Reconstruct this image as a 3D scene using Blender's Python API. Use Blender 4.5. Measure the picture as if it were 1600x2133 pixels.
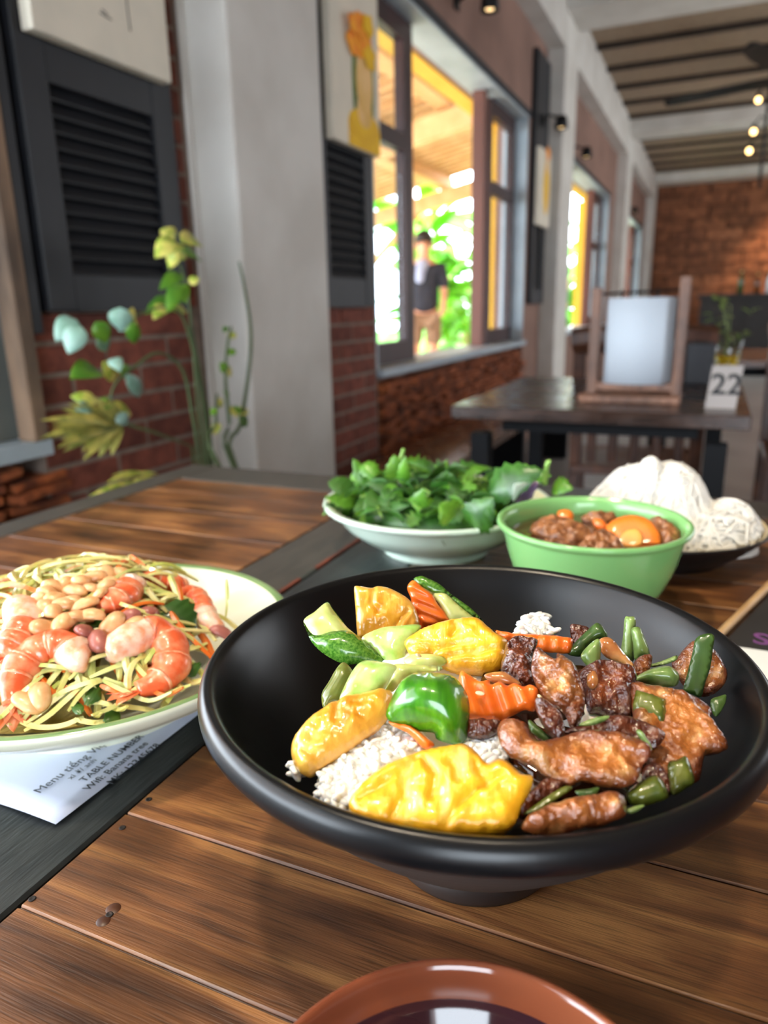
import bpy, bmesh, math, random
import numpy as np
from mathutils import Vector, Matrix, noise as mnoise
from mathutils.geometry import delaunay_2d_cdt

random.seed(7)
RNG = np.random.default_rng(7)
scene = bpy.context.scene
for o in list(bpy.data.objects):
    bpy.data.objects.remove(o, do_unlink=True)
COL = scene.collection

# ------------------------------------------------------------------ camera
FPX = 1510.2                       # focal length in pixels of the 1600 x 2133 frame
CX, CY = 800.0, 1066.5
PITCH, ROLL, YAW = map(math.radians, (15.709, -1.2475, 24.0))
EYE = np.array([0.0, 0.0, 0.979])


def _room(d):
    u = np.array([math.sin(YAW), math.cos(YAW), 0.0]); v = np.array([math.cos(YAW), -math.sin(YAW), 0.0])
    return np.array([d @ v, d @ u, d[2]])


_F = np.array([0, math.cos(PITCH), -math.sin(PITCH)]); _U = np.array([0, math.sin(PITCH), math.cos(PITCH)]); _R = np.array([1.0, 0, 0])
CR = _room(math.cos(ROLL) * _R + math.sin(ROLL) * _U)
CU = _room(-math.sin(ROLL) * _R + math.cos(ROLL) * _U)
CF = _room(_F)
cam_data = bpy.data.cameras.new('camera')
cam = bpy.data.objects.new('camera', cam_data); COL.objects.link(cam)
cam.matrix_world = Matrix(((CR[0], CU[0], -CF[0], EYE[0]), (CR[1], CU[1], -CF[1], EYE[1]), (CR[2], CU[2], -CF[2], EYE[2]), (0, 0, 0, 1)))
cam_data.sensor_fit = 'HORIZONTAL'
cam_data.sensor_width = 36.0
cam_data.lens = 36.0 * FPX / 1600.0
cam_data.clip_start = 0.02
cam_data.clip_end = 200
cam_data.dof.use_dof = True
cam_data.dof.focus_distance = 0.285
cam_data.dof.aperture_fstop = cam_data.lens / 2.9      # a 2.9 mm aperture, as a phone's
scene.camera = cam

# ------------------------------------------------------------------ sky, sun, daylight at the openings, added hall fill, exposure
world = bpy.data.worlds.new('sky'); scene.world = world; world.use_nodes = True
wn = world.node_tree.nodes; wl = world.node_tree.links; wn.clear()
wo = wn.new('ShaderNodeOutputWorld'); wb = wn.new('ShaderNodeBackground')
wb.inputs['Color'].default_value = (0.80, 0.90, 1.0, 1); wb.inputs['Strength'].default_value = 10.0
wl.new(wb.outputs[0], wo.inputs[0])


def light(name, kind, loc, energy, color, target=None, **kw):
    d = bpy.data.lights.new(name, kind); d.energy = energy; d.color = color
    for k, v in kw.items():
        setattr(d, k, v)
    o = bpy.data.objects.new(name, d); COL.objects.link(o); o.location = loc
    if target is not None:
        o.rotation_euler = (Vector(target) - Vector(loc)).to_track_quat('-Z', 'Y').to_euler()
    return o


light('sun', 'SUN', (-20, 10, 30), 9.0, (1.0, 0.95, 0.84), (-16.0, 9.0, 20.0), angle=0.01)
# daylight coming in at the big window beside the table and at the open shop front behind the camera
light('window_daylight', 'AREA', (-1.32, -0.75, 1.55), 42.0, (0.80, 0.90, 1.0), (0.2, -0.3, 0.9), shape='RECTANGLE', size=2.6, size_y=1.5)
light('shopfront_daylight', 'AREA', (1.2, -2.95, 1.2), 14.0, (0.86, 0.93, 1.0), (0.6, 1.0, 1.0), shape='RECTANGLE', size=1.7, size_y=2.0)
light('ceiling_lamp_glow', 'SPOT', (-0.55, 0.15, 2.75), 84.0, (1.0, 0.84, 0.62), (-0.06, 0.35, 0.75), spot_size=math.radians(70), spot_blend=0.6, shadow_soft_size=0.07)
light('ceiling_lamp_glow', 'SPOT', (0.10, -0.05, 2.75), 30.0, (1.0, 0.84, 0.62), (-0.05, 0.35, 0.75), spot_size=math.radians(70), spot_blend=0.6, shadow_soft_size=0.07)
light('back_wall_spot', 'SPOT', (1.35, 13.2, 2.85), 260.0, (1.0, 0.66, 0.36), (1.35, 14.25, 1.5), spot_size=math.radians(85), spot_blend=0.8, shadow_soft_size=0.05)
light('hall_fill', 'AREA', (3.7, 8.0, 1.6), 165.0, (0.9, 0.95, 1.0), (0.0, 8.0, 1.4), shape='RECTANGLE', size=8.0, size_y=1.6)  # added fill panel before the closed right wall, brightens ceiling and hall

vs = scene.view_settings
vs.view_transform = 'Standard'; vs.look = 'None'; vs.exposure = 0.32; vs.gamma = 1.0; vs.use_curve_mapping = False


# ------------------------------------------------------------------ pixel helpers
def ray(px, py):
    return CF + CR * ((px - CX) / FPX) - CU * ((py - CY) / FPX)


def at_z(px, py, z):
    d = ray(px, py); return EYE + d * ((z - EYE[2]) / d[2])


def at_x(px, py, x):
    d = ray(px, py); return EYE + d * (x / d[0])


def at_y(px, py, y):
    d = ray(px, py); return EYE + d * (y / d[1])


def at_d(px, py, dist):
    return EYE + ray(px, py) * dist


# ------------------------------------------------------------------ object helpers
def link(o, parent=None):
    COL.objects.link(o)
    if parent is not None:
        o.parent = parent
    return o


def tag(o, label, cat, group=None):
    o['label'] = label; o['category'] = cat
    if group:
        o['group'] = group
    return o


def struct(o, label=None):
    o['kind'] = 'structure'
    if label:
        o['label'] = label
    return o


def thing(name, loc, label, cat, group=None, rotz=0.0):
    o = bpy.data.objects.new(name, None); o.empty_display_size = 0.02
    link(o); o.location = loc; o.rotation_euler = (0, 0, rotz)
    return tag(o, label, cat, group)


def mobj(name, verts, faces, mat, parent=None, loc=(0, 0, 0), smooth=True, rot=None):
    me = bpy.data.meshes.new(name)
    me.from_pydata([tuple(map(float, v)) for v in verts], [], [tuple(map(int, f)) for f in faces])
    me.update()
    if smooth:
        me.polygons.foreach_set('use_smooth', [True] * len(me.polygons))
    for m in (mat if isinstance(mat, (list, tuple)) else [mat]):
        me.materials.append(m)
    o = bpy.data.objects.new(name, me); o.location = tuple(map(float, loc))
    if rot is not None:
        o.rotation_euler = rot
    if parent is not None:                     # children get world coordinates, stored relative to the parent
        link(o, parent)
        o.matrix_parent_inverse = parent.matrix_basis.inverted()
    else:
        link(o)
    return o


def dup(src, parent=None, loc=None, rot=None, scale=None):
    o = src.copy(); link(o)
    if parent is not None:
        o.parent = parent; o.matrix_parent_inverse = parent.matrix_basis.inverted()
    else:
        o.parent = None
    if loc is not None:
        o.location = tuple(map(float, loc))
    if rot is not None:
        o.rotation_euler = rot
    if scale is not None:
        o.scale = scale
    return o


def box_data(sx, sy, sz, bevel=0.0):
    bm = bmesh.new(); bmesh.ops.create_cube(bm, size=1.0)
    for v in bm.verts:
        v.co = Vector((v.co.x * sx, v.co.y * sy, v.co.z * sz))
    if bevel > 0:
        bmesh.ops.bevel(bm, geom=list(bm.edges), offset=bevel, segments=1, profile=0.5, affect='EDGES')
    bm.verts.ensure_lookup_table(); bm.verts.index_update()
    V = [tuple(v.co) for v in bm.verts]; Fs = [[v.index for v in f.verts] for f in bm.faces]
    bm.free(); return V, Fs


def box(name, x0, x1, y0, y1, z0, z1, mat, parent=None, bevel=0.0, rot=None):
    V, Fs = box_data(x1 - x0, y1 - y0, z1 - z0, bevel)
    return mobj(name, V, Fs, mat, parent, ((x0 + x1) / 2, (y0 + y1) / 2, (z0 + z1) / 2), smooth=False, rot=rot)


def lathe_data(profile, n=64):
    V, Fs = [], []
    for r, z in profile:
        for k in range(n):
            a = 2 * math.pi * k / n
            V.append((r * math.cos(a), r * math.sin(a), z))
    m = len(profile)
    for i in range(m - 1):
        for k in range(n):
            a, b = i * n + k, i * n + (k + 1) % n
            Fs.append((a, b, b + n, a + n))
    return V, Fs


def lathe(name, profile, loc, mat, parent=None, n=64):
    V, Fs = lathe_data(profile, n)
    return mobj(name, V, Fs, mat, parent, loc)


def smooth_profile(pts, n=8):
    out = []
    P = [np.array(p, float) for p in pts]
    for i in range(len(P) - 1):
        p0, p1, p2, p3 = P[max(i - 1, 0)], P[i], P[i + 1], P[min(i + 2, len(P) - 1)]
        for k in range(n):
            t = k / n
            out.append(0.5 * ((2 * p1) + (-p0 + p2) * t + (2 * p0 - 5 * p1 + 4 * p2 - p3) * t * t + (-p0 + 3 * p1 - 3 * p2 + p3) * t ** 3))
    out.append(P[-1]); return [tuple(p) for p in out]


def tube_data(pts, radii, n=8, flat=1.0, up=None, cap=True):
    P = [Vector(tuple(map(float, p))) for p in pts]
    if not hasattr(radii, '__len__'):
        radii = [radii] * len(P)
    V, Fs = [], []
    ref = Vector(up) if up is not None else Vector((0.13, 0.21, 0.97))
    for i, p in enumerate(P):
        t = (P[min(i + 1, len(P) - 1)] - P[max(i - 1, 0)]).normalized()
        a = t.cross(ref)
        if a.length < 1e-5:
            a = t.cross(Vector((1, 0, 0)))
        a.normalize(); b = a.cross(t).normalized()
        for k in range(n):
            th = 2 * math.pi * k / n
            V.append(tuple(p + a * (math.cos(th) * radii[i]) + b * (math.sin(th) * radii[i] * flat)))
    for i in range(len(P) - 1):
        for k in range(n):
            x, y = i * n + k, i * n + (k + 1) % n
            Fs.append((x, y, y + n, x + n))
    if cap:
        Fs.append(tuple(range(n - 1, -1, -1))); Fs.append(tuple(range((len(P) - 1) * n, len(P) * n)))
    return V, Fs


def tube(name, pts, radii, mat, parent=None, n=8, flat=1.0, up=None):
    o = np.mean([np.array(p, float) for p in pts], axis=0)
    V, Fs = tube_data([np.array(p, float) - o for p in pts], radii, n, flat, up)
    return mobj(name, V, Fs, mat, parent, o)


def curve_pts(pts, n=8):
    return smooth_profile([np.array(p, float) for p in pts], n)


def closed_spline(P, n, sharp=False):
    P = np.array(P, float); m = len(P); out = []
    for i in range(m):
        p0, p1, p2, p3 = P[i - 1], P[i], P[(i + 1) % m], P[(i + 2) % m]
        for t in np.linspace(0, 1, 12, endpoint=False):
            if sharp:
                out.append(p1 + (p2 - p1) * t)
            else:
                out.append(0.5 * ((2 * p1) + (-p0 + p2) * t + (2 * p0 - 5 * p1 + 4 * p2 - p3) * t * t + (-p0 + 3 * p1 - 3 * p2 + p3) * t ** 3))
    out = np.array(out); d = np.linalg.norm(np.roll(out, -1, 0) - out, axis=1); s = np.r_[0, np.cumsum(d)]
    tt = np.linspace(0, s[-1], n, endpoint=False); ext = np.vstack([out, out[:1]])
    return np.c_[np.interp(tt, s, ext[:, 0]), np.interp(tt, s, ext[:, 1])]


def inside(poly, q):
    x, y = q[:, 0], q[:, 1]; r = np.zeros(len(q), bool); j = len(poly) - 1
    for i in range(len(poly)):
        xi, yi, xj, yj = *poly[i], *poly[j]
        c = ((yi > y) != (yj > y)) & (x < (xj - xi) * (y - yi) / (yj - yi + 1e-15) + xi)
        r ^= c; j = i
    return r


def edge_dist(poly, q):
    a = poly; b = np.roll(poly, -1, 0); ab = b - a; L = (ab ** 2).sum(1) + 1e-18
    t = np.clip(((q[:, None] - a[None]) * ab[None]).sum(2) / L[None], 0, 1)
    pr = a[None] + ab[None] * t[..., None]
    return np.sqrt(((q[:, None] - pr) ** 2).sum(2)).min(1)


def fbm(v, seed):
    return mnoise.fractal(Vector((v[0] + seed * 7.13, v[1] - seed * 3.77, v[2] + seed * 1.9)), 0.8, 2.1, 4)


def plate_mesh(poly2, hf, hb, rnd, res=14, noise=(0, 100), ridge=None, cup=0.0, seed=0, smooth=4, grooves=(), edge_w=0.006):
    """A piece with the outline poly2 (metres): front rises hf, back hb, edges rounded over rnd."""
    n = len(poly2); size = np.ptp(poly2, axis=0).max(); sp = size / res
    lo, hi = poly2.min(0), poly2.max(0); g = []; row = 0; y = lo[1]
    while y < hi[1]:
        for x in np.arange(lo[0] + (sp / 2 if row % 2 else 0), hi[0], sp):
            g.append((x, y))
        y += sp * 0.866; row += 1
    g = np.array(g) if g else np.zeros((0, 2))
    if len(g):
        k = inside(poly2, g); g = g[k]
    if len(g):
        g = g[edge_dist(poly2, g) > sp * 0.45]
    vin = [Vector((float(p[0]), float(p[1]))) for p in np.vstack([poly2, g])]
    vo, eo, fo, *_ = delaunay_2d_cdt(vin, [], [list(range(n))], 1, 1e-7)
    q = np.array([(v.x, v.y) for v in vo]); d = edge_dist(poly2, q)
    k = np.sqrt(np.clip(1 - (1 - np.clip(d / rnd, 0, 1)) ** 2, 0, 1))
    onb = d < 1e-6
    T = np.array([list(f)[:3] for f in fo]); E2 = np.vstack([T[:, [0, 1]], T[:, [1, 2]], T[:, [2, 0]]]); E2 = np.vstack([E2, E2[:, ::-1]]); deg = np.bincount(E2[:, 0], minlength=len(q)).astype(float)
    for _ in range(smooth):
        k2 = np.bincount(E2[:, 0], k[E2[:, 1]], minlength=len(q)) / np.maximum(deg, 1); k = np.where(onb, k, 0.35 * k + 0.65 * k2)
    amp, sc = noise; c = q.mean(0); L2 = ((q - c) ** 2).sum(1); base = -cup * L2 / (size * size / 4)
    nz = np.array([fbm((p[0] * sc, p[1] * sc, 0.0), seed) for p in q]) * amp
    rg = np.zeros(len(q))
    if ridge:
        ang, wl, ra = ridge; s = q[:, 0] * math.cos(ang) + q[:, 1] * math.sin(ang)
        rg = ra * np.sin(2 * math.pi * s / wl)
    for pl_g, gd, gw in grooves:
        pg = np.array(pl_g); dm = np.full(len(q), 9.0)
        for a_, b_ in zip(pg[:-1], pg[1:]):
            ab = b_ - a_; t_ = np.clip(((q - a_) @ ab) / (ab @ ab), 0, 1); dm = np.minimum(dm, np.linalg.norm(q - (a_ + t_[:, None] * ab), axis=1))
        rg -= gd * np.exp(-(dm / gw) ** 2)
    zf = base + hf * k + nz * (0.35 + 0.65 * k) + rg * (0.5 + 0.5 * k)
    zb = base - hb * k + nz * (0.35 + 0.65 * k) + rg * (0.5 - 0.3 * k)
    edge = d < 1e-6
    V = [(p[0], p[1], z) for p, z in zip(q, zf)]; bi = {}
    for i, p in enumerate(q):
        if edge[i]:
            bi[i] = i
        else:
            bi[i] = len(V); V.append((p[0], p[1], zb[i]))
    Fs = []
    for f in fo:
        a = q[f[1]] - q[f[0]]; b = q[f[2]] - q[f[0]]
        ff = list(f) if a[0] * b[1] - a[1] * b[0] > 0 else list(f)[::-1]
        Fs.append(ff); Fs.append([bi[i] for i in ff[::-1]])
    ev = np.clip(d / edge_w, 0, 1); EV = list(ev)
    for i in range(len(q)):
        if bi[i] != i:
            EV.append(ev[i])
    return V, Fs, EV


def unit(v):
    v = np.array(v, float); return v / np.linalg.norm(v)


class Surface:
    """A gently domed pile of food: z = top - drop (r / rad)^2 round a centre."""
    def __init__(s, cx, cy, top, drop, rad):
        s.c = np.array([cx, cy]); s.top, s.drop, s.rad = top, drop, rad

    def z(s, x, y):
        return s.top - s.drop * ((x - s.c[0]) ** 2 + (y - s.c[1]) ** 2) / s.rad ** 2

    def hit(s, px, py):
        d = ray(px, py); t = (s.top - EYE[2]) / d[2]
        for _ in range(60):
            p = EYE + d * t; e = p[2] - s.z(p[0], p[1])
            gx = -2 * s.drop * (p[0] - s.c[0]) / s.rad ** 2; gy = -2 * s.drop * (p[1] - s.c[1]) / s.rad ** 2
            t -= e / (d[2] - gx * d[0] - gy * d[1])
        return EYE + d * t

    def normal(s, p):
        return unit([2 * s.drop * (p[0] - s.c[0]) / s.rad ** 2, 2 * s.drop * (p[1] - s.c[1]) / s.rad ** 2, 1.0])


def slab(name, px, mat, surf, parent=None, lift=0.0, face=0.45, hf=0.003, hb=0.008, rnd=0.003, n=64, sharp=False, anchor=None, side=None, grooves=(), **kw):
    """A solid piece standing where its pixel outline px meets the pile; its plane leans between pile and viewer."""
    px = np.array(px, float); c = px.mean(0) if anchor is None else np.array(anchor, float)
    P0 = surf.hit(*c); d = unit(ray(*c)); P0 = P0 - d * lift
    nrm = unit(surf.normal(P0) * (1 - face) - d * face)
    if side is not None:
        nrm = unit(nrm + CR * side[0] + CU * side[1])
    ol = closed_spline(px, n, sharp); e1 = unit(np.cross([0, 0, 1.0], nrm)) if abs(nrm[2]) < 0.999 else np.array([1.0, 0, 0]); e2 = np.cross(nrm, e1)
    q = []
    for a, b in ol:
        r = ray(a, b); t = ((P0 - EYE) @ nrm) / (r @ nrm); v = EYE + r * t - P0; q.append((v @ e1, v @ e2))
    def loc2(a, b):
        r = ray(a, b); t = ((P0 - EYE) @ nrm) / (r @ nrm); v = EYE + r * t - P0; return (v @ e1, v @ e2)
    gl = [([loc2(*g) for g in gp], gd, gw) for gp, gd, gw in grooves]
    V, Fs, EV = plate_mesh(np.array(q), hf, hb, rnd, seed=random.random() * 50, grooves=gl, **kw)
    o = mobj(name, V, Fs, mat, parent)
    at_ = o.data.attributes.new('edge', 'FLOAT', 'POINT'); at_.data.foreach_set('value', np.array(EV, np.float32))
    M = Matrix(((e1[0], e2[0], nrm[0], P0[0]), (e1[1], e2[1], nrm[1], P0[1]), (e1[2], e2[2], nrm[2], P0[2]), (0, 0, 0, 1)))
    o.matrix_basis = M
    return o


def crop(ox, oy, s):
    return lambda pts: [(ox + x / s, oy + y / s) for x, y in pts]


def leaf_data(L=1.0, W=0.4, kind='plain', nseg=8, fold=0.25, curl=0.3):
    """A leaf along +X from 0 to L, with a folded midrib, in a two-sided thin solid."""
    top = []
    for i in range(nseg + 1):
        t = i / nseg
        w = W / 2 * (math.sin(math.pi * t ** 0.75) ** 0.8) if 0 < t < 1 else 0.0
        if kind == 'serrate' and 0 < t < 1:
            w *= 1.0 + (0.14 if i % 2 else -0.10)
        if kind == 'round':
            w = W / 2 * math.sqrt(max(0, 1 - (2 * t - 1) ** 2)) * (1.1 if i % 2 else 0.95)
        if kind == 'lobed' and 0 < t < 1:
            w *= 1.25 if i % 3 == 1 else 0.7
        z = -curl * L * (t - 0.3) ** 2
        top.append([(t * L, -w, z + fold * w), (t * L, 0.0, z), (t * L, w, z + fold * w)])
    V, Fs = [], []
    for lay, dz in ((0, 0.0), (1, -0.012 * L)):
        for r in top:
            for p in r:
                V.append((p[0], p[1], p[2] + dz))
    m = (nseg + 1) * 3
    for i in range(nseg):
        for k in (0, 1):
            a = i * 3 + k
            Fs.append((a, a + 3, a + 4, a + 1)); Fs.append((m + a, m + a + 1, m + a + 4, m + a + 3))
        for k in (0, 2):
            a = i * 3 + k
            Fs.append((a, a + 3, m + a + 3, m + a) if k else (a, m + a, m + a + 3, a + 3))
    return V, Fs


def leaf_between(name, a, b, W, mat, parent, up, **kw):
    a, b = np.array(a, float), np.array(b, float); L = np.linalg.norm(b - a); x = (b - a) / L
    z = unit(np.array(up, float) - x * (np.array(up, float) @ x)); y = np.cross(z, x)
    V, Fs = leaf_data(L, W, **kw); M = np.c_[x, y, z]
    return mobj(name, [M @ np.array(v) for v in V], Fs, mat, parent, a)


# ------------------------------------------------------------------ materials
def lin(c):
    c = [x / 255.0 for x in c]
    return tuple(x / 12.92 if x <= 0.04045 else ((x + 0.055) / 1.055) ** 2.4 for x in c) + (1.0,)


def pbr(name, col, rough=0.5, col2=None, scale=20.0, detail=3.0, ramp=(0.35, 0.65), stretch=(1, 1, 1), bump=0.0, bscale=None, bdist=0.002,
        spec=0.5, coat=0.0, coat_rough=0.06, sss=0.0, sss_r=0.004, metal=0.0, trans=0.0, rand=0.0, emit=None, estr=1.0, ior=1.45, col3=None, bstretch=None, edge=None):
    m = bpy.data.materials.new(name); m.use_nodes = True; nt = m.node_tree; N, L = nt.nodes, nt.links
    b = N['Principled BSDF']
    b.inputs['Roughness'].default_value = rough; b.inputs['Specular IOR Level'].default_value = spec; b.inputs['Metallic'].default_value = metal
    b.inputs['Coat Weight'].default_value = coat; b.inputs['Coat Roughness'].default_value = coat_rough
    b.inputs['Transmission Weight'].default_value = trans; b.inputs['IOR'].default_value = ior
    if sss:
        b.inputs['Subsurface Weight'].default_value = sss; b.inputs['Subsurface Radius'].default_value = (1.0, 0.6, 0.35); b.inputs['Subsurface Scale'].default_value = sss_r
    if emit:
        b.inputs['Emission Color'].default_value = lin(emit); b.inputs['Emission Strength'].default_value = estr
    tc = N.new('ShaderNodeTexCoord'); oi = N.new('ShaderNodeObjectInfo')
    mp = N.new('ShaderNodeMapping'); mp.inputs['Scale'].default_value = stretch
    ad = N.new('ShaderNodeVectorMath'); ad.operation = 'MULTIPLY_ADD'
    cmb = N.new('ShaderNodeCombineXYZ')
    for i in range(3):
        L.new(oi.outputs['Random'], cmb.inputs[i])
    ad.inputs[1].default_value = (37.0, 53.0, 71.0)
    L.new(cmb.outputs[0], ad.inputs[0]); L.new(tc.outputs['Object'], ad.inputs[2]); L.new(ad.outputs[0], mp.inputs[0])
    out = None
    if col2 is not None:
        nz = N.new('ShaderNodeTexNoise'); nz.inputs['Scale'].default_value = scale; nz.inputs['Detail'].default_value = detail
        L.new(mp.outputs[0], nz.inputs['Vector'])
        cr = N.new('ShaderNodeValToRGB'); e = cr.color_ramp.elements
        e[0].position, e[1].position = ramp; e[0].color, e[1].color = lin(col), lin(col2)
        if col3 is not None:
            x = e.new(min(0.98, ramp[1] + 0.12)); x.color = lin(col3)
        L.new(nz.outputs['Fac'], cr.inputs[0]); out = cr.outputs[0]
    if edge is not None:                        # the piece's own rim colour (browned, peeled or pale edge)
        at = N.new('ShaderNodeAttribute'); at.attribute_name = 'edge'
        nz2 = N.new('ShaderNodeTexNoise'); nz2.inputs['Scale'].default_value = scale * 0.8; L.new(mp.outputs[0], nz2.inputs['Vector'])
        sb = N.new('ShaderNodeMath'); sb.operation = 'MULTIPLY_ADD'; sb.inputs[1].default_value = 1.4; L.new(nz2.outputs['Fac'], sb.inputs[0]); sb.inputs[2].default_value = -0.7
        ad2 = N.new('ShaderNodeMath'); ad2.operation = 'ADD'; ad2.use_clamp = True; L.new(at.outputs['Fac'], ad2.inputs[0]); L.new(sb.outputs[0], ad2.inputs[1])
        mxc = N.new('ShaderNodeMix'); mxc.data_type = 'RGBA'; mxc.inputs[6].default_value = lin(edge); L.new(ad2.outputs[0], mxc.inputs[0])
        if out is None:
            mxc.inputs[7].default_value = lin(col)
        else:
            L.new(out, mxc.inputs[7])
        out = mxc.outputs[2]
    if rand:
        hs = N.new('ShaderNodeHueSaturation'); mr = N.new('ShaderNodeMapRange')
        mr.inputs['To Min'].default_value = 1 - rand; mr.inputs['To Max'].default_value = 1 + rand
        L.new(oi.outputs['Random'], mr.inputs[0]); L.new(mr.outputs[0], hs.inputs['Value'])
        if out is None:
            hs.inputs['Color'].default_value = lin(col)
        else:
            L.new(out, hs.inputs['Color'])
        out = hs.outputs[0]
    if out is None:
        b.inputs['Base Color'].default_value = lin(col)
    else:
        L.new(out, b.inputs['Base Color'])
    if bump:
        mp2 = mp
        if bstretch is not None:
            mp2 = N.new('ShaderNodeMapping'); mp2.inputs['Scale'].default_value = bstretch; L.new(ad.outputs[0], mp2.inputs[0])
        n2 = N.new('ShaderNodeTexNoise'); n2.inputs['Scale'].default_value = bscale or scale; n2.inputs['Detail'].default_value = 4.0
        L.new(mp2.outputs[0], n2.inputs['Vector'])
        bp = N.new('ShaderNodeBump'); bp.inputs['Strength'].default_value = bump; bp.inputs['Distance'].default_value = bdist
        L.new(n2.outputs['Fac'], bp.inputs['Height']); L.new(bp.outputs[0], b.inputs['Normal'])
        if coat:
            L.new(bp.outputs[0], b.inputs['Coat Normal'])
    return m


def wood(name, dark, mid, light_, rough=0.32, axis='X', scale=9.0, bump=0.15, spec=0.5):
    """Boards: long grain along the axis, stain patches, fine pores, each board its own tone."""
    m = bpy.data.materials.new(name); m.use_nodes = True; nt = m.node_tree; N, L = nt.nodes, nt.links; b = N['Principled BSDF']
    tc = N.new('ShaderNodeTexCoord'); oi = N.new('ShaderNodeObjectInfo'); cmb = N.new('ShaderNodeCombineXYZ')
    for i in range(3):
        L.new(oi.outputs['Random'], cmb.inputs[i])
    ad = N.new('ShaderNodeVectorMath'); ad.operation = 'MULTIPLY_ADD'; ad.inputs[1].default_value = (13.0, 29.0, 17.0)
    L.new(cmb.outputs[0], ad.inputs[0]); L.new(tc.outputs['Object'], ad.inputs[2])
    st = (1, 9, 9) if axis == 'X' else (9, 1, 9) if axis == 'Y' else (9, 9, 1)
    mp = N.new('ShaderNodeMapping'); mp.inputs['Scale'].default_value = st; L.new(ad.outputs[0], mp.inputs[0])
    n1 = N.new('ShaderNodeTexNoise'); n1.inputs['Scale'].default_value = scale; n1.inputs['Detail'].default_value = 6; n1.inputs['Distortion'].default_value = 0.6
    L.new(mp.outputs[0], n1.inputs['Vector'])
    cr = N.new('ShaderNodeValToRGB'); e = cr.color_ramp.elements
    e[0].position, e[1].position = 0.28, 0.74; e[0].color, e[1].color = lin(dark), lin(light_); x = e.new(0.5); x.color = lin(mid)
    L.new(n1.outputs['Fac'], cr.inputs[0])
    n2 = N.new('ShaderNodeTexNoise'); n2.inputs['Scale'].default_value = 11.0; n2.inputs['Detail'].default_value = 3
    L.new(ad.outputs[0], n2.inputs['Vector'])
    r2 = N.new('ShaderNodeMapRange'); r2.inputs['From Min'].default_value = 0.35; r2.inputs['From Max'].default_value = 0.65; r2.inputs['To Min'].default_value = 0.50; r2.inputs['To Max'].default_value = 1.15
    L.new(n2.outputs['Fac'], r2.inputs[0])
    mp3 = N.new('ShaderNodeMapping'); mp3.inputs['Scale'].default_value = (1, 26, 26) if axis == 'X' else (26, 1, 26) if axis == 'Y' else (26, 26, 1)
    L.new(ad.outputs[0], mp3.inputs[0])
    n3 = N.new('ShaderNodeTexNoise'); n3.inputs['Scale'].default_value = 45.0; n3.inputs['Detail'].default_value = 2; L.new(mp3.outputs[0], n3.inputs['Vector'])
    r3 = N.new('ShaderNodeMapRange'); r3.inputs['From Min'].default_value = 0.30; r3.inputs['From Max'].default_value = 0.46; r3.inputs['To Min'].default_value = 0.55; r3.inputs['To Max'].default_value = 1.0
    L.new(n3.outputs['Fac'], r3.inputs[0])
    mr = N.new('ShaderNodeMapRange'); mr.inputs['To Min'].default_value = 0.78; mr.inputs['To Max'].default_value = 1.18; L.new(oi.outputs['Random'], mr.inputs[0])
    m1 = N.new('ShaderNodeMath'); m1.operation = 'MULTIPLY'; L.new(r2.outputs[0], m1.inputs[0]); L.new(r3.outputs[0], m1.inputs[1])
    m2 = N.new('ShaderNodeMath'); m2.operation = 'MULTIPLY'; L.new(m1.outputs[0], m2.inputs[0]); L.new(mr.outputs[0], m2.inputs[1])
    hs = N.new('ShaderNodeHueSaturation'); L.new(m2.outputs[0], hs.inputs['Value']); L.new(cr.outputs[0], hs.inputs['Color'])
    L.new(hs.outputs[0], b.inputs['Base Color'])
    rr = N.new('ShaderNodeMapRange'); rr.inputs['From Min'].default_value = 0.3; rr.inputs['From Max'].default_value = 0.7; rr.inputs['To Min'].default_value = rough - 0.06; rr.inputs['To Max'].default_value = rough + 0.12
    L.new(n2.outputs['Fac'], rr.inputs[0]); L.new(rr.outputs[0], b.inputs['Roughness']); b.inputs['Specular IOR Level'].default_value = spec
    bp = N.new('ShaderNodeBump'); bp.inputs['Strength'].default_value = bump; bp.inputs['Distance'].default_value = 0.0012
    L.new(n3.outputs['Fac'], bp.inputs['Height']); L.new(bp.outputs[0], b.inputs['Normal'])
    return m


def brick_tex(name, c1, c2, mortar, scale=1.0):
    m = bpy.data.materials.new(name); m.use_nodes = True; N, L = m.node_tree.nodes, m.node_tree.links; b = N['Principled BSDF']
    tc = N.new('ShaderNodeTexCoord'); mp = N.new('ShaderNodeMapping'); mp.inputs['Rotation'].default_value = (math.pi / 2, 0, math.pi / 2)
    sx = N.new('ShaderNodeSeparateXYZ'); cb = N.new('ShaderNodeCombineXYZ'); ax = N.new('ShaderNodeMath'); ax.operation = 'ADD'
    L.new(tc.outputs['Object'], sx.inputs[0]); L.new(sx.outputs[0], ax.inputs[0]); L.new(sx.outputs[1], ax.inputs[1]); L.new(ax.outputs[0], cb.inputs[0]); L.new(sx.outputs[2], cb.inputs[1])
    br = N.new('ShaderNodeTexBrick'); br.inputs['Color1'].default_value = lin(c1); br.inputs['Color2'].default_value = lin(c2); br.inputs['Mortar'].default_value = lin(mortar)
    br.inputs['Scale'].default_value = 1.0; br.inputs['Brick Width'].default_value = 0.2; br.inputs['Row Height'].default_value = 0.06; br.inputs['Mortar Size'].default_value = 0.006
    L.new(cb.outputs[0], br.inputs['Vector']); L.new(br.outputs['Color'], b.inputs['Base Color']); b.inputs['Roughness'].default_value = 0.85
    return m


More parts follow.
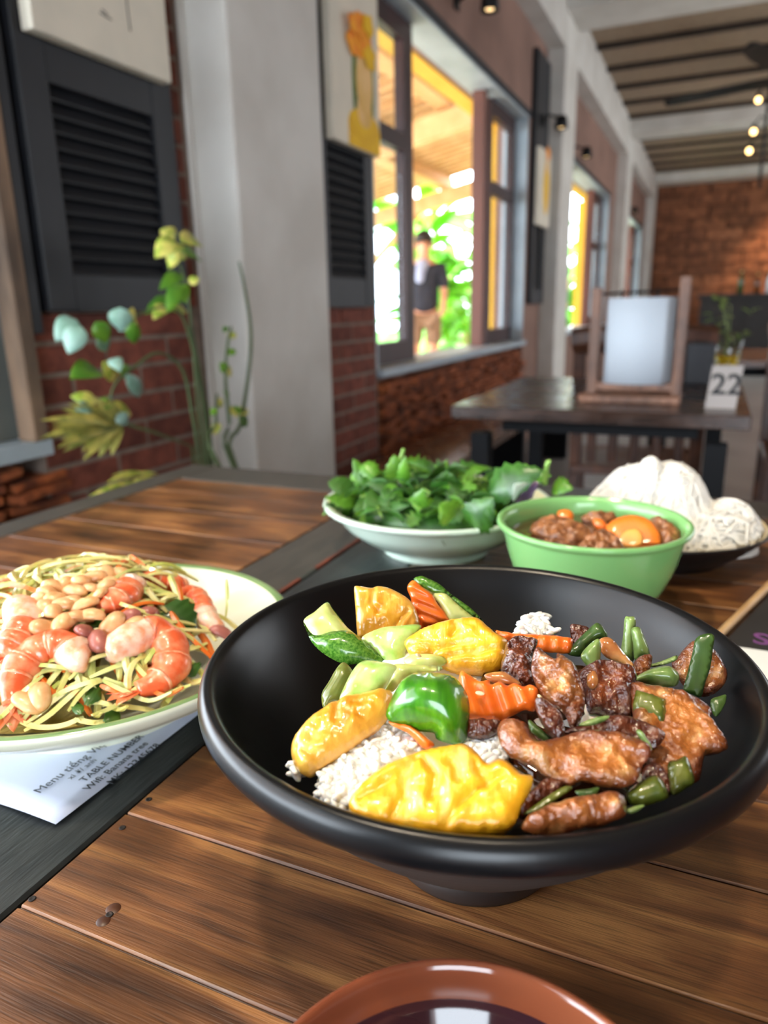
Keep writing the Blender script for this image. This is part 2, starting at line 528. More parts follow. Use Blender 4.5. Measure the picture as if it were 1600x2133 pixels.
def glass(name, tint=(1, 1, 1), rough=0.0):
    m = bpy.data.materials.new(name); m.use_nodes = True; N, L = m.node_tree.nodes, m.node_tree.links; N.clear()
    o = N.new('ShaderNodeOutputMaterial'); t = N.new('ShaderNodeBsdfTransparent'); t.inputs[0].default_value = (*tint, 1)
    g = N.new('ShaderNodeBsdfGlossy'); g.inputs['Roughness'].default_value = rough; fr = N.new('ShaderNodeValue'); fr.outputs[0].default_value = 0.07
    mx = N.new('ShaderNodeMixShader'); L.new(fr.outputs[0], mx.inputs[0]); L.new(t.outputs[0], mx.inputs[1]); L.new(g.outputs[0], mx.inputs[2]); L.new(mx.outputs[0], o.inputs[0])
    return m

# ================================================================== the room
M_white = pbr('cream_paint', (214, 210, 202), 0.75, (200, 195, 186), 4.0, bump=0.08, bscale=60)
M_mortar = pbr('mortar', (140, 124, 112), 0.95, (120, 104, 92), 30, bump=0.3, bscale=120)
M_brick = pbr('brick', (128, 70, 54), 0.88, (98, 50, 39), 26, rand=0.22, bump=0.35, bscale=140)
M_plaster = pbr('brown_plaster', (146, 114, 100), 0.9, (126, 98, 86), 3.0, bump=0.1, bscale=50)
M_bricktex = brick_tex('far_brick', (128, 72, 56), (104, 58, 44), (112, 92, 80))
M_black = pbr('black_paint', (15, 17, 22), 0.55, (21, 23, 28), 12, bump=0.1, bscale=60, bstretch=(1, 1, 0.1))
M_mahog = pbr('dark_red_wood', (58, 24, 20), 0.45, (42, 16, 14), 14, stretch=(1, 1, 0.15), bump=0.1)
M_sashgrey = pbr('blue_grey_paint', (176, 188, 196), 0.5, (160, 172, 180), 6)
M_mull = pbr('red_brown_post', (104, 56, 40), 0.5, (84, 44, 31), 6, stretch=(1, 1, 0.2))
M_floor = pbr('concrete_floor', (150, 146, 142), 0.4, (132, 128, 124), 2.5, bump=0.05)
M_ceil = pbr('reed_ceiling', (168, 146, 122), 0.9, (128, 108, 88), 30, stretch=(8, 1, 1), bump=0.5, bscale=60, bstretch=(8, 1, 1))
M_rafter = pbr('dark_rafter', (58, 46, 37), 0.8, (46, 36, 28), 10)
M_glass = glass('window_glass', (0.95, 0.98, 1.0))
M_tile = pbr('stacked_roof_tile', (168, 92, 50), 0.9, (92, 46, 28), 18, rand=0.35, bump=0.5, bscale=60)

WX = -1.2                                   # face of the left wall
floor = struct(box('floor', -1.4, 4.0, -3.0, 14.6, -0.1, 0.0, M_floor))
ceiling = struct(box('ceiling', -1.4, 4.0, -3.0, 14.6, 3.02, 3.1, M_ceil))
for i in range(27):
    y = -2.7 + 0.64 * i
    struct(box('rafter', -1.075, 3.9, y, y + 0.05, 2.982, 3.02, M_rafter, ceiling))
wall_right = struct(box('wall_right', 3.9, 4.1, -3.0, 14.6, 0.0, 3.02, M_bricktex))

# left wall: solid piers, sills and the band above the windows, all one wall
WINDOWS = [(-2.4, 1.03), (2.655, 5.11), (6.60, 9.20), (10.65, 13.30)]
SILL, HEAD = 0.745, 2.14


def multi_box(name, boxes, mat, parent=None):
    V, Fs = [], []
    for (x0, x1, y0, y1, z0, z1) in boxes:
        v, f = box_data(x1 - x0, y1 - y0, z1 - z0); k = len(V)
        V += [(a + (x0 + x1) / 2, b + (y0 + y1) / 2, c + (z0 + z1) / 2) for a, b, c in v]; Fs += [[i + k for i in q] for q in f]
    return mobj(name, V, Fs, mat, parent, smooth=False)


wall_rear = struct(multi_box('wall_rear', [(-1.4, 0.3, -3.2, -3.0, 0, 3.02), (2.1, 4.0, -3.2, -3.0, 0, 3.02), (0.3, 2.1, -3.2, -3.0, 2.25, 3.02)], M_bricktex))
segs = []; y = -3.0
for a, b in WINDOWS:
    segs.append((WX - 0.2, WX, y, a, 0, 3.02)); segs.append((WX - 0.2, WX - 0.06, a, b, 0, SILL - 0.03)); segs.append((WX - 0.2, WX, a, b, HEAD, 3.02)); y = b
segs.append((WX - 0.2, WX, y, 14.6, 0, 3.02))
wall_left = struct(multi_box('wall_left', segs[:1] + segs[1:2] + segs[2:3] + segs[3:4], M_mortar))
wall_left_far = struct(multi_box('wall_left', segs[4:], [M_plaster]))

# bricks of the near pier, laid one by one where they show
BL, BH, GAP = 0.19, 0.052, 0.010
bv, bf = box_data(0.03, BL, BH, 0.003)
proto = mobj('brick', bv, bf, M_brick, wall_left, (0, 0, 0), smooth=False)
hb_v, hb_f = box_data(0.03, 0.09, BH, 0.003)
half = mobj('brick', hb_v, hb_f, M_brick, wall_left, (0, 0, 0), smooth=False)
first = {id(proto): True, id(half): True}


def lay(src, yc, zc):
    x = WX - 0.011 + random.uniform(-0.0015, 0.0015)
    if first[id(src)]:
        first[id(src)] = False; src.location = (x, yc, zc); return
    dup(src, wall_left, (x, yc, zc))


def bricks(y0, y1, z0, z1):
    r0 = int(math.floor(z0 / (BH + GAP))); r = r0
    while r * (BH + GAP) < z1:
        zc = r * (BH + GAP) + BH / 2; yy = y0
        if r % 2:
            lay(half, yy + 0.045, zc); yy += 0.10
        while yy + BL <= y1 + 0.001:
            lay(proto, yy + BL / 2, zc); yy += BL + GAP
        if yy + 0.09 <= y1 + 0.001:
            lay(half, yy + 0.045, zc)
        r += 1


bricks(1.035, 1.565, 0.36, 1.02)
bricks(1.365, 1.565, 1.02, 2.0)
bricks(2.05, 2.655, 0.36, 1.06)

# columns and beams
for i, yc in enumerate((1.590, 5.63, 9.70, 13.75)):
    c = struct(box('column', WX - 0.02, -1.075, yc, yc + (0.45 if i == 0 else 0.47), 0, 2.88, M_white, bevel=0.006), 'white painted square column against the left wall')
    if i:
        struct(box('trim_%d' % (i + 1), WX, 3.9, yc, yc + 0.47, 2.88, 3.02, M_white), 'white painted beam crossing the hall ceiling')
struct(box('trim_5', WX, -1.079, -3.0, 14.3, 2.66, 3.019, M_white), 'long white beam along the top of the left wall')
trk = struct(box('trim_6', -1.198, -1.186, 1.568, 1.588, 0.0, 2.66, M_white, bevel=0.003), 'white cable trunking in the corner of the near column')

# the far wall: courses of wide rough blocks
M_backwall = pbr('rough_block', (150, 96, 66), 0.9, (104, 64, 44), 9, rand=0.3, bump=0.5, bscale=25, bdist=0.02)
wall_back = struct(box('wall_back', -1.4, 4.0, 14.35, 14.6, 0.0, 3.02, M_rafter))
blk_v, blk_f = box_data(0.57, 0.06, 0.185, 0.012)
blk = mobj('block', blk_v, blk_f, M_backwall, wall_back, smooth=False); first_b = True
for r in range(13):
    for k in range(9):
        xx = -1.1 + (0.29 if r % 2 else 0.0) + k * 0.585
        zz = 0.55 + r * 0.19
        if xx > 3.7:
            continue
        if first_b:
            blk.location = (xx, 14.34, zz); first_b = False
        else:
            dup(blk, wall_back, (xx, 14.335 + random.uniform(-0.015, 0.012), zz))


# windows
def casement(parent, y0, y1, x, z0, z1, transom, swing=0.0, mat=M_mahog, st=0.07):
    """An open or shut sash: two stiles, three rails, two panes; hinged at y0 and swung outward."""
    e = bpy.data.objects.new('sash', None); link(e, parent); e.matrix_parent_inverse = parent.matrix_basis.inverted()
    e.location = (x, y0, 0); w = y1 - y0; bpy.context.view_layer.update(); d = 0.022
    def part(nm, a, b, c, dd, m=mat, t=d):
        o = box(nm, -t, t, a, b, c, dd, m, None); o.parent = e; return o
    part('stile', 0, st, z0, z1); part('stile', w - st, w, z0, z1)
    part('rail', st, w - st, z0, z0 + 0.09); part('rail', st, w - st, z1 - 0.08, z1); part('rail', st, w - st, transom - 0.035, transom + 0.035)
    part('pane', st, w - st, z0 + 0.09, transom - 0.035, M_glass, 0.002); part('pane', st, w - st, transom + 0.035, z1 - 0.08, M_glass, 0.002)
    e.rotation_euler = (0, 0, swing)
    return e


for i, (a, b) in enumerate(WINDOWS):
    w = bpy.data.objects.new('window_%d' % (i + 1), None); link(w); w.location = (WX - 0.1, (a + b) / 2, SILL); struct(w)
    bpy.context.view_layer.update()
    box('window_head', WX - 0.16, WX + 0.004, a, b, HEAD - 0.012, HEAD, M_sashgrey, w); box('head_trim', WX, WX + 0.014, a - 0.02, b + 0.02, HEAD, HEAD + 0.035, M_black, w)
    box('window_sill', WX - 0.2, WX + 0.03, a, b, SILL - 0.03, SILL, M_sashgrey, w)
    box('jamb', WX - 0.16, WX + 0.002, a, a + 0.012, SILL, HEAD - 0.012, M_sashgrey, w)
    box('jamb', WX - 0.16, WX + 0.002, b - 0.012, b, SILL, HEAD - 0.012, M_sashgrey, w)
    if i:
        t = 1.66 if i == 1 else 1.6
        casement(w, a + 0.02, a + 0.615, WX - 0.10, SILL, HEAD - 0.012, t, st=0.10)
        casement(w, b - 0.60, b - 0.02, WX - 0.10, SILL, HEAD - 0.012, t, st=0.05)
        box('mullion', WX - 0.135, WX - 0.065, b - 0.78, b - 0.71, SILL, HEAD - 0.012, M_mull, w)

# old brick reveal and weathered post at the near window's edge
M_oldwood = pbr('peeling_post', (150, 122, 98), 0.85, (88, 74, 64), 12, stretch=(1, 1, 0.3), bump=0.4, bscale=40)
box('window_post', -1.21, -1.165, 0.985, 1.022, SILL, 2.6, M_oldwood, bpy.data.objects['window_1'], bevel=0.004)
box('window_stop', -1.198, -1.172, 1.024, 1.050, SILL + 0.2, 2.6, M_black, bpy.data.objects['window_1'], bevel=0.002)
M_greyboard = pbr('grey_green_board', (120, 122, 116), 0.7, (106, 108, 102), 8)
box('window_board', -1.30, -1.235, 0.86, 1.018, SILL, 2.1, M_greyboard, bpy.data.objects['window_1'], bevel=0.003)
box('window_board', -1.31, -1.25, 0.70, 0.858, SILL, 2.1, M_sashgrey, bpy.data.objects['window_1'], bevel=0.003)

# old roof tiles stacked flat to fill the wall under the windows
tv, tf = box_data(0.075, 0.135, 0.017, 0.003)
tile_protos = []
for k in range(3):
    t = mobj('stacked_tile', [(x, yy, zz + 0.004 * math.sin(yy * 30 + k)) for x, yy, zz in tv], tf, M_tile, wall_left, smooth=False); tile_protos.append([t, False])
n_tiles = 0
for (ya, yb, z0, z1) in ((0.62, 1.03, 0.36, 0.70), (2.67, 5.10, 0.40, 0.705)):
    z = z0
    while z < z1:
        yy = ya + random.uniform(0, 0.08)
        while yy < yb - 0.06 and n_tiles < 296:
            p = tile_protos[n_tiles % 3]
            loc = (WX - 0.022 + random.uniform(-0.012, 0.012), yy + 0.06, z + random.uniform(-0.003, 0.003)); rot = (random.uniform(-0.07, 0.07), random.uniform(-0.1, 0.1), random.uniform(-0.12, 0.12))
            if not p[1]:
                p[1] = True; p[0].location = loc; p[0].rotation_euler = rot
            else:
                dup(p[0], wall_left, loc, rot)
            n_tiles += 1; yy += 0.145 + random.uniform(0, 0.02)
        z += 0.0255


# louvred shutters hung on the piers
def shutter(y0, y1, z0, z1, lz0, lz1, nsl, label, st=0.07):
    s = thing('louvred_shutter', (WX, (y0 + y1) / 2, z0), label, 'shutter')
    bpy.context.view_layer.update(); xb, xf = WX + 0.002, WX + 0.036
    box('stile', xb, xf, y0, y0 + st, z0, z1, M_black, s, 0.003); box('stile', xb, xf, y1 - st, y1, z0, z1, M_black, s, 0.003)
    box('rail', xb, xf - 0.002, y0 + st, y1 - st, z0, lz0, M_black, s); box('rail', xb, xf - 0.002, y0 + st, y1 - st, lz1, z1, M_black, s)
    box('backing', xb, xb + 0.006, y0 + st, y1 - st, lz0, lz1, M_black, s)
    w = y1 - y0 - 2 * st; h = (lz1 - lz0) / nsl; v, f = box_data(0.007, w, h * 1.15, 0.002)
    p = None
    for k in range(nsl):
        loc = (WX + 0.020, (y0 + y1) / 2, lz0 + (k + 0.5) * h); rot = (0, -0.55, 0)
        if p is None:
            p = mobj('slat', v, f, M_black, s, loc, smooth=False, rot=rot)
        else:
            dup(p, s, loc, rot)
    return s


shutter(1.065, 1.487, 0.985, 2.55, 1.055, 1.395, 12, 'large black louvred shutter on the brick wall above the trailing plant')
shutter(2.16, 2.575, 0.985, 2.55, 1.08, 1.62, 16, 'black louvred shutter behind the painting beside the open window')
shutter(5.18, 5.58, 0.985, 2.55, 1.08, 1.62, 14, 'narrow black louvred shutter just before the second white column')

# pictures
M_canvas = pbr('canvas', (226, 216, 196), 0.8, (214, 206, 188), 8, bump=0.05)
M_edge = pbr('canvas_edge', (212, 220, 230), 0.7)
M_ink = pbr('grey_ink', (120, 116, 108), 0.9)
M_or = pbr('orange_paint', (240, 128, 30), 0.7, (250, 170, 30), 30)
M_ye = pbr('yellow_paint', (240, 190, 20), 0.7, (226, 172, 14), 12)
M_sk = pbr('face_paint', (240, 196, 130), 0.7, (226, 180, 96), 10)
M_gr = pbr('green_paint', (110, 130, 60), 0.7, (86, 110, 48), 20)


def picture(y0, y1, z0, z1, label, x=WX + 0.037):
    p = thing('picture', (x, (y0 + y1) / 2, z0), label, 'picture'); bpy.context.view_layer.update()
    box('canvas', x, x + 0.028, y0, y1, z0, z1, M_canvas, p, 0.002)
    return p


def blot(name, p, x, y, z, ry, rz, mat, k=0.0, n=22, wob=0.0):
    V = [(0.0015, 0, 0)]; ph = random.random() * 6
    for i in range(n):
        a = 2 * math.pi * i / n; w = 1 + wob * math.sin(5 * a + ph) + wob * 0.6 * math.sin(3 * a + 2 * ph)
        V.append((0.0015, ry * w * math.cos(a) + k * math.sin(a) * rz, rz * w * math.sin(a)))
    V += [(-0.0005, vy, vz) for _, vy, vz in V[1:]]
    Fs = [(0, 1 + i, 1 + (i + 1) % n) for i in range(n)] + [(1 + i, 1 + n + i, 1 + n + (i + 1) % n, 1 + (i + 1) % n) for i in range(n)]
    return mobj(name, V, Fs, mat, p, (x, y, z), smooth=False)


pic1 = picture(1.085, 1.455, 1.463, 2.15, 'pale canvas with a faint ink sketch hung on the large black shutter')
fx = WX + 0.037 + 0.0285
for pts in ([(1.26, 1.545), (1.275, 1.540)], [(1.255, 1.538), (1.285, 1.535)], [(1.335, 1.62), (1.334, 1.57), (1.336, 1.53)], [(1.33, 1.63), (1.37, 1.66), (1.42, 1.665), (1.44, 1.69)],
            [(1.345, 1.60), (1.36, 1.625), (1.352, 1.65)], [(1.19, 1.60), (1.23, 1.62), (1.28, 1.63)], [(1.36, 1.70), (1.40, 1.75), (1.38, 1.80)]):
    tube('ink_stroke', [(fx, a, b) for a, b in pts], 0.0016, M_ink, pic1, n=5)
pic2 = picture(2.225, 2.585, 1.493, 2.06, 'canvas of a figure in an orange flower hat and yellow dress beside the window')
fx = WX + 0.037 + 0.0285
box('painted_dress', fx - 0.0004, fx + 0.0008, 2.335, 2.583, 1.495, 1.572, M_ye, pic2); blot('painted_dress', pic2, fx + 0.0014, 2.455, 1.572, 0.118, 0.045, M_ye)
blot('painted_neck', pic2, fx + 0.0034, 2.455, 1.612, 0.055, 0.05, M_sk)
blot('painted_hair', pic2, fx + 0.001, 2.385, 1.70, 0.014, 0.11, M_gr); blot('painted_hair', pic2, fx + 0.001, 2.525, 1.70, 0.012, 0.10, M_gr)
blot('painted_face', pic2, fx + 0.0056, 2.452, 1.70, 0.062, 0.10, M_sk)
for fi, (dy, dz, r) in enumerate(((-0.05, 0.0, 0.055), (0.03, 0.03, 0.06), (0.08, -0.03, 0.045), (0.0, 0.075, 0.05), (-0.08, 0.06, 0.035), (0.05, 0.09, 0.04))):
    blot('painted_flower', pic2, fx + 0.0078 + 0.0026 * fi, 2.42 + dy * 0.8, 1.80 + dz * 0.7, r, r * 0.8, M_or if dy < 0.04 else M_ye, wob=0.12)
pic3 = picture(5.20, 5.56, 1.50, 1.98, 'small yellow figure canvas on the shutter by the second column')
blot('painted_dress', pic3, fx, 5.42, 1.75, 0.09, 0.17, M_ye); blot('painted_face', pic3, fx + 0.003, 5.42, 1.90, 0.04, 0.06, M_sk); blot('painted_flower', pic3, fx + 0.005, 5.42, 1.97, 0.06, 0.04, M_or, wob=0.12)

# picture lamps on brackets
M_iron = pbr('black_iron', (12, 12, 14), 0.5, spec=0.3)
M_dimbulb = pbr('dim_bulb', (255, 226, 180), 0.3, emit=(255, 214, 150), estr=1.6)
M_bulb = pbr('warm_bulb', (255, 220, 160), 0.3, emit=(255, 206, 130), estr=7.0)


def picture_lamp(px, py, y, label, off=0.0):
    p = at_y(px, py, y); x = WX + 0.16; z = p[2]
    t = thing('picture_lamp', (WX, y, z + 0.03), label, 'lamp', 'bracket lamps above the pictures'); bpy.context.view_layer.update()
    tube('bracket', [(WX + off, y, z + 0.03), (WX + 0.08, y, z + 0.06), (x - 0.01, y, z + 0.03)], 0.008, M_iron, t)
    box('wall_plate', WX + off, WX + off + 0.01, y - 0.03, y + 0.03, z, z + 0.06, M_iron, t)
    sh_ = lathe('shade', [(0.012, 0.05), (0.03, 0.045), (0.04, 0.01), (0.042, -0.03), (0.038, -0.03), (0.03, 0.0), (0.0, 0.03)], (x, y, z), M_iron, t, 20)
    lathe('bulb', [(0.0, -0.03), (0.018, -0.024), (0.024, -0.008), (0.016, 0.01), (0.0, 0.02)], (x, y, z), M_dimbulb, sh_, 14)


picture_lamp(1130, 262, 5.38, 'black bracket lamp above the small yellow picture', 0.038)
picture_lamp(985, 14, 3.62, 'black bracket lamp high above the open window')
picture_lamp(1200, 322, 6.45, 'black bracket lamp above the window beyond the second column')
picture_lamp(1322, 440, 10.45, 'far black bracket lamp beyond the third column')

# ================================================================== outside the windows
M_ground = pbr('pale_paving', (232, 222, 202), 0.9, (218, 208, 188), 1.5)
M_lawn = pbr('lawn', (92, 150, 40), 0.95, (70, 124, 30), 3, bump=0.3)
M_tan = pbr('tan_timber', (226, 184, 138), 0.7, (208, 162, 114), 6, stretch=(1, 0.1, 1), rand=0.1)
M_thatch = pbr('roof_underside', (130, 84, 50), 0.9, (104, 64, 36), 14)
M_yellow = pbr('yellow_wall', (246, 196, 74), 0.8, (236, 184, 62), 3)
M_lime = pbr('sunlit_leaf', (112, 190, 20), 0.5, (84, 166, 16), 3, rand=0.25, sss=0.2, sss_r=0.01)
M_housewhite = pbr('white_house', (238, 238, 236), 0.8, (228, 228, 226), 2)

outside_ground = struct(box('ground', -30, -1.4, -6, 30, -0.3, -0.02, M_ground), 'pale paved ground outside the windows')
lawn = struct(box('lawn', -30, -5.2, 8.6, 30, -0.02, 0.01, M_lawn), 'lawn beyond the outdoor pavilion')

# pavilion roof over the outdoor tables, sloping down away from the wall
roof = thing('pavilion_roof', (-3.4, 7.0, 2.3), 'tan timber pavilion roof seen through the open window', 'roof'); bpy.context.view_layer.update()
def rz(x): return 3.10 + 0.20 * (x + 1.6)
def ramp_box(name, x0, x1, y0, y1, dz0, dz1, mat, parent):
    V = [(x, y, rz(x) + dz) for x in (x0, x1) for y in (y0, y1) for dz in (dz0, dz1)]
    Fs = [(0, 1, 3, 2), (4, 6, 7, 5), (0, 4, 5, 1), (2, 3, 7, 6), (0, 2, 6, 4), (1, 5, 7, 3)]
    return mobj(name, V, Fs, mat, parent, smooth=False)
ramp_box('roof_cover', -5.4, -1.42, -3.0, 10.6, 0.05, 0.08, M_thatch, roof)
for k in range(51):
    y = 0.4 + k * 0.2
    ramp_box('batten', -5.4, -1.45, y, y + 0.07, 0.0, 0.05, M_tan, roof)
for x in (-2.5, -3.6, -4.9):
    ramp_box('purlin', x - 0.07, x + 0.07, -3.0, 10.6, -0.13, 0.0, M_tan, roof)
for y in (7.2, 10.3):
    ramp_box('tie_beam', -5.3, -1.5, y, y + 0.16, -0.36, -0.16, M_tan, roof)
    tube('brace', [(-4.85, y + 0.07, 1.5), (-3.9, y + 0.07, 2.35)], 0.055, M_tan, roof, n=8)
for (x, y) in ((-3.72, 9.2), (-4.9, 5.2), (-4.9, 9.2)):
    box('post', x - 0.08, x + 0.08, y, y + 0.16, -0.02, rz(x) - 0.13, M_tan, roof)
box('eave_beam', -1.56, -1.45, -2.5, 14.0, 2.17, 2.60, M_yellow, roof)
ycol = thing('yellow_pillar', (-1.55, 5.6, 0), 'yellow painted veranda pillar behind the right window sash', 'pillar'); bpy.context.view_layer.update()
box('shaft', -1.62, -1.48, 5.36, 6.15, 0.25, 2.17, M_yellow, ycol); box('pillar_base', -1.64, -1.46, 5.34, 6.17, -0.02, 0.25, M_housewhite, ycol)
yc2 = thing('yellow_pillar', (-1.55, 10.0, 0), 'yellow painted veranda pillar seen through the far windows', 'pillar'); bpy.context.view_layer.update()
box('shaft', -1.62, -1.48, 9.6, 10.1, 0.25, 2.17, M_yellow, yc2); box('pillar_base', -1.64, -1.46, 9.58, 10.12, -0.02, 0.25, M_housewhite, yc2)

house = thing('white_house', (-13, 16, 0), 'bright white house wall beyond the garden', 'house'); bpy.context.view_layer.update()
box('house_wall', -17, -11.5, 12.0, 22.0, 0.0, 3.4, M_housewhite, house); box('house_roof', -17.4, -11.1, 11.6, 22.4, 3.4, 3.6, M_tan, house)
for k in range(4):
    box('house_window', -11.52, -11.46, 12.8 + k * 2.2, 13.8 + k * 2.2, 1.0, 2.2, M_sashgrey, house)

# garden shrubs, every large leaf a piece of its own
lv, lf = leaf_data(1.0, 0.42, 'plain', 7, 0.25, 0.45)
leaf_me = bpy.data.meshes.new('leaf'); leaf_me.from_pydata(lv, [], lf); leaf_me.materials.append(M_lime)
leaf_me.polygons.foreach_set('use_smooth', [True] * len(leaf_me.polygons))
spots = [(-3.75, 11.0, 1.9, 'broad-leaved lime green shrub right behind the standing person'), (-3.05, 9.6, 1.05, 'low lime green shrub just outside the sill, nearest the window'),
         (-4.6, 12.6, 2.9, 'tall lime green shrub under the pavilion edge, left of the window post'), (-3.1, 12.2, 2.2, 'lime green shrub seen through the right window sash'),
         (-6.4, 12.2, 1.6, 'lime green shrub seen through the left window sash'), (-2.4, 13.4, 2.4, 'lime green shrub seen through the far windows'), (-5.6, 15.0, 3.6, 'tallest garden shrub in front of the white house'), (-3.6, 14.6, 3.2, 'big lime green shrub at the back of the garden')]
for (x, y, h, lab) in spots:
    s = thing('garden_shrub', (x, y, 0.0), lab, 'shrub', 'garden shrubs'); bpy.context.view_layer.update()
    tube('stem', [(x, y, 0), (x + 0.05, y, h * 0.4), (x, y + 0.05, h * 0.75)], [0.04, 0.03, 0.015], M_tan, s, n=6)
    for k in range(30):
        a = random.uniform(0, 6.28); e = random.uniform(-0.5, 0.9); zz = h * random.uniform(0.2, 0.85); L = h * random.uniform(0.28, 0.42)
        o = bpy.data.objects.new('leaf', leaf_me); link(o, s); o.matrix_parent_inverse = s.matrix_basis.inverted()
        o.location = (x + 0.06 * math.cos(a), y + 0.06 * math.sin(a), zz); o.rotation_euler = (random.uniform(-0.4, 0.4), -e, a); o.scale = (L, L, L)

# a person standing under the pavilion, seen from the side
M_skin = pbr('skin', (214, 160, 130), 0.6, (200, 144, 114), 6)
M_shirt = pbr('dark_shirt', (46, 48, 60), 0.85, (36, 38, 48), 12)
M_scarf = pbr('pale_blue_scarf', (168, 178, 206), 0.85, (150, 160, 190), 14)
M_shorts = pbr('tan_shorts', (150, 120, 96), 0.85, (136, 106, 84), 12)
M_hair = pbr('dark_hair', (28, 24, 24), 0.6, (38, 32, 30), 30)
M_sandal = pbr('sandal', (60, 40, 30), 0.7, (48, 32, 24), 20)
PP = at_d(884, 640, 7.9); PB = np.array([PP[0], PP[1], 0.0])
person = thing('person', PB, 'person in dark shirt and tan shorts with pale scarf standing outside the window', 'person', rotz=math.radians(200)); bpy.context.view_layer.update()


def skin_obj(name, pts, edges, rad, mat, sub=2, root=0):
    me = bpy.data.meshes.new(name); me.from_pydata(pts, edges, []); me.materials.append(mat)
    o = bpy.data.objects.new(name, me); link(o, person)
    mk = o.modifiers.new('skin', 'SKIN'); mk.use_smooth_shade = True
    for i, r in enumerate(rad):
        r = r if hasattr(r, '__len__') else (r, r)
        me.skin_vertices[0].data[i].radius = r; me.skin_vertices[0].data[i].use_root = (i == root)
    ss = o.modifiers.new('sub', 'SUBSURF'); ss.levels = sub; ss.render_levels = sub
    return o


H = [(0, 0, 0.92), (0, 0, 1.12), (0, -0.01, 1.30), (0, -0.01, 1.42), (0, 0.0, 1.49), (0, 0.03, 1.58), (0, 0.035, 1.66),
     (-0.17, -0.01, 1.38), (-0.22, 0.02, 1.12), (-0.20, 0.14, 0.92), (-0.18, 0.22, 0.90), (0.17, -0.01, 1.38), (0.22, -0.02, 1.12), (0.22, 0.06, 0.88), (0.22, 0.11, 0.80),
     (-0.09, 0, 0.88), (-0.10, 0.02, 0.48), (-0.10, -0.02, 0.08), (-0.10, 0.10, 0.035), (0.09, 0, 0.88), (0.11, 0.05, 0.48), (0.12, 0.0, 0.08), (0.13, 0.12, 0.035)]
E_ = [(0, 1), (1, 2), (2, 3), (3, 4), (4, 5), (5, 6), (3, 7), (7, 8), (8, 9), (9, 10), (3, 11), (11, 12), (12, 13), (13, 14), (0, 15), (15, 16), (16, 17), (17, 18), (0, 19), (19, 20), (20, 21), (21, 22)]
Rr = [(0.14, 0.10), (0.125, 0.09), (0.15, 0.10), (0.10, 0.07), 0.052, (0.075, 0.092), (0.07, 0.088), 0.055, 0.042, 0.032, (0.022, 0.036), 0.055, 0.042, 0.032, (0.022, 0.036), 0.085, 0.055, 0.036, (0.04, 0.03), 0.085, 0.055, 0.036, (0.04, 0.03)]
skin_obj('body', H, E_, Rr, M_skin)
skin_obj('shirt', [(0, 0, 0.86), (0, 0, 1.12), (0, -0.01, 1.30), (0, -0.01, 1.42), (-0.175, -0.01, 1.385), (-0.225, 0.01, 1.15), (0.175, -0.01, 1.385), (0.225, -0.01, 1.15)],
         [(0, 1), (1, 2), (2, 3), (3, 4), (4, 5), (3, 6), (6, 7)], [(0.175, 0.13), (0.165, 0.125), (0.18, 0.13), (0.12, 0.09), 0.08, 0.065, 0.08, 0.065], M_shirt)
skin_obj('shorts', [(0, 0, 0.92), (-0.095, 0, 0.84), (-0.105, 0.02, 0.56), (0.095, 0, 0.84), (0.112, 0.045, 0.56)], [(0, 1), (1, 2), (0, 3), (3, 4)], [(0.155, 0.115), 0.105, 0.085, 0.105, 0.085], M_shorts)
skin_obj('scarf', [(0, 0.0, 1.45), (0.03, 0.09, 1.38), (0.05, 0.12, 1.22)], [(0, 1), (1, 2)], [(0.10, 0.09), 0.06, 0.045], M_scarf)
hv, hf = [], []
ico = bmesh.new(); bmesh.ops.create_icosphere(ico, subdivisions=3, radius=1.0)
ico.verts.ensure_lookup_table()
hv = [tuple(v.co) for v in ico.verts]; hf = [[v.index for v in f.verts] for f in ico.faces]; ico.free()
ICO = (hv, hf)
hair_v = [(x * 0.098, y * 0.112 - 0.012, z * 0.105 if z > -0.1 else z * (0.12 if y < 0.1 else 0.02)) for x, y, z in hv]
o = mobj('hair', hair_v, hf, M_hair); o.parent = person; o.location = (0, 0.02, 1.67)
o = mobj('nose', [(x * 0.014, y * 0.02, z * 0.022) for x, y, z in hv], hf, M_skin); o.parent = person; o.location = (0, 0.128, 1.60)
for s in (-1, 1):
    o = mobj('ear', [(x * 0.012, y * 0.022, z * 0.032) for x, y, z in hv], hf, M_skin); o.parent = person; o.location = (0.085 * s, 0.025, 1.605)
    o = mobj('sandal', [(x * 0.05, y * 0.13, z * 0.012) for x, y, z in hv], hf, M_sandal); o.parent = person; o.location = (0.115 * s, 0.05, 0.012)

# ================================================================== furniture of the hall
M_dkwood = wood('dark_table_wood', (40, 26, 20), (62, 42, 32), (84, 58, 44), rough=0.22, axis='X', scale=7)
M_benchw = wood('bench_wood', (70, 44, 30), (104, 68, 46), (132, 90, 62), rough=0.18, axis='Y', scale=7)
M_legblk = pbr('black_steel', (10, 11, 14), 0.7, spec=0.25)
M_chairw = wood('chair_wood', (64, 36, 24), (92, 54, 36), (116, 72, 48), rough=0.4, axis='Z', scale=8)

bench = thing('bench', (-0.93, 3.4, 0), 'long low wooden bench against the left wall under the window', 'bench'); bpy.context.view_layer.update()
for k in range(3):
    box('seat_plank', -1.078 + k * 0.1, -0.982 + k * 0.1, 2.06, 4.9, 0.41, 0.45, M_benchw, bench, 0.003)
for y in (2.2, 3.5, 4.75):
    box('leg', -1.05, -0.80, y, y + 0.05, 0.0, 0.41, M_legblk, bench)


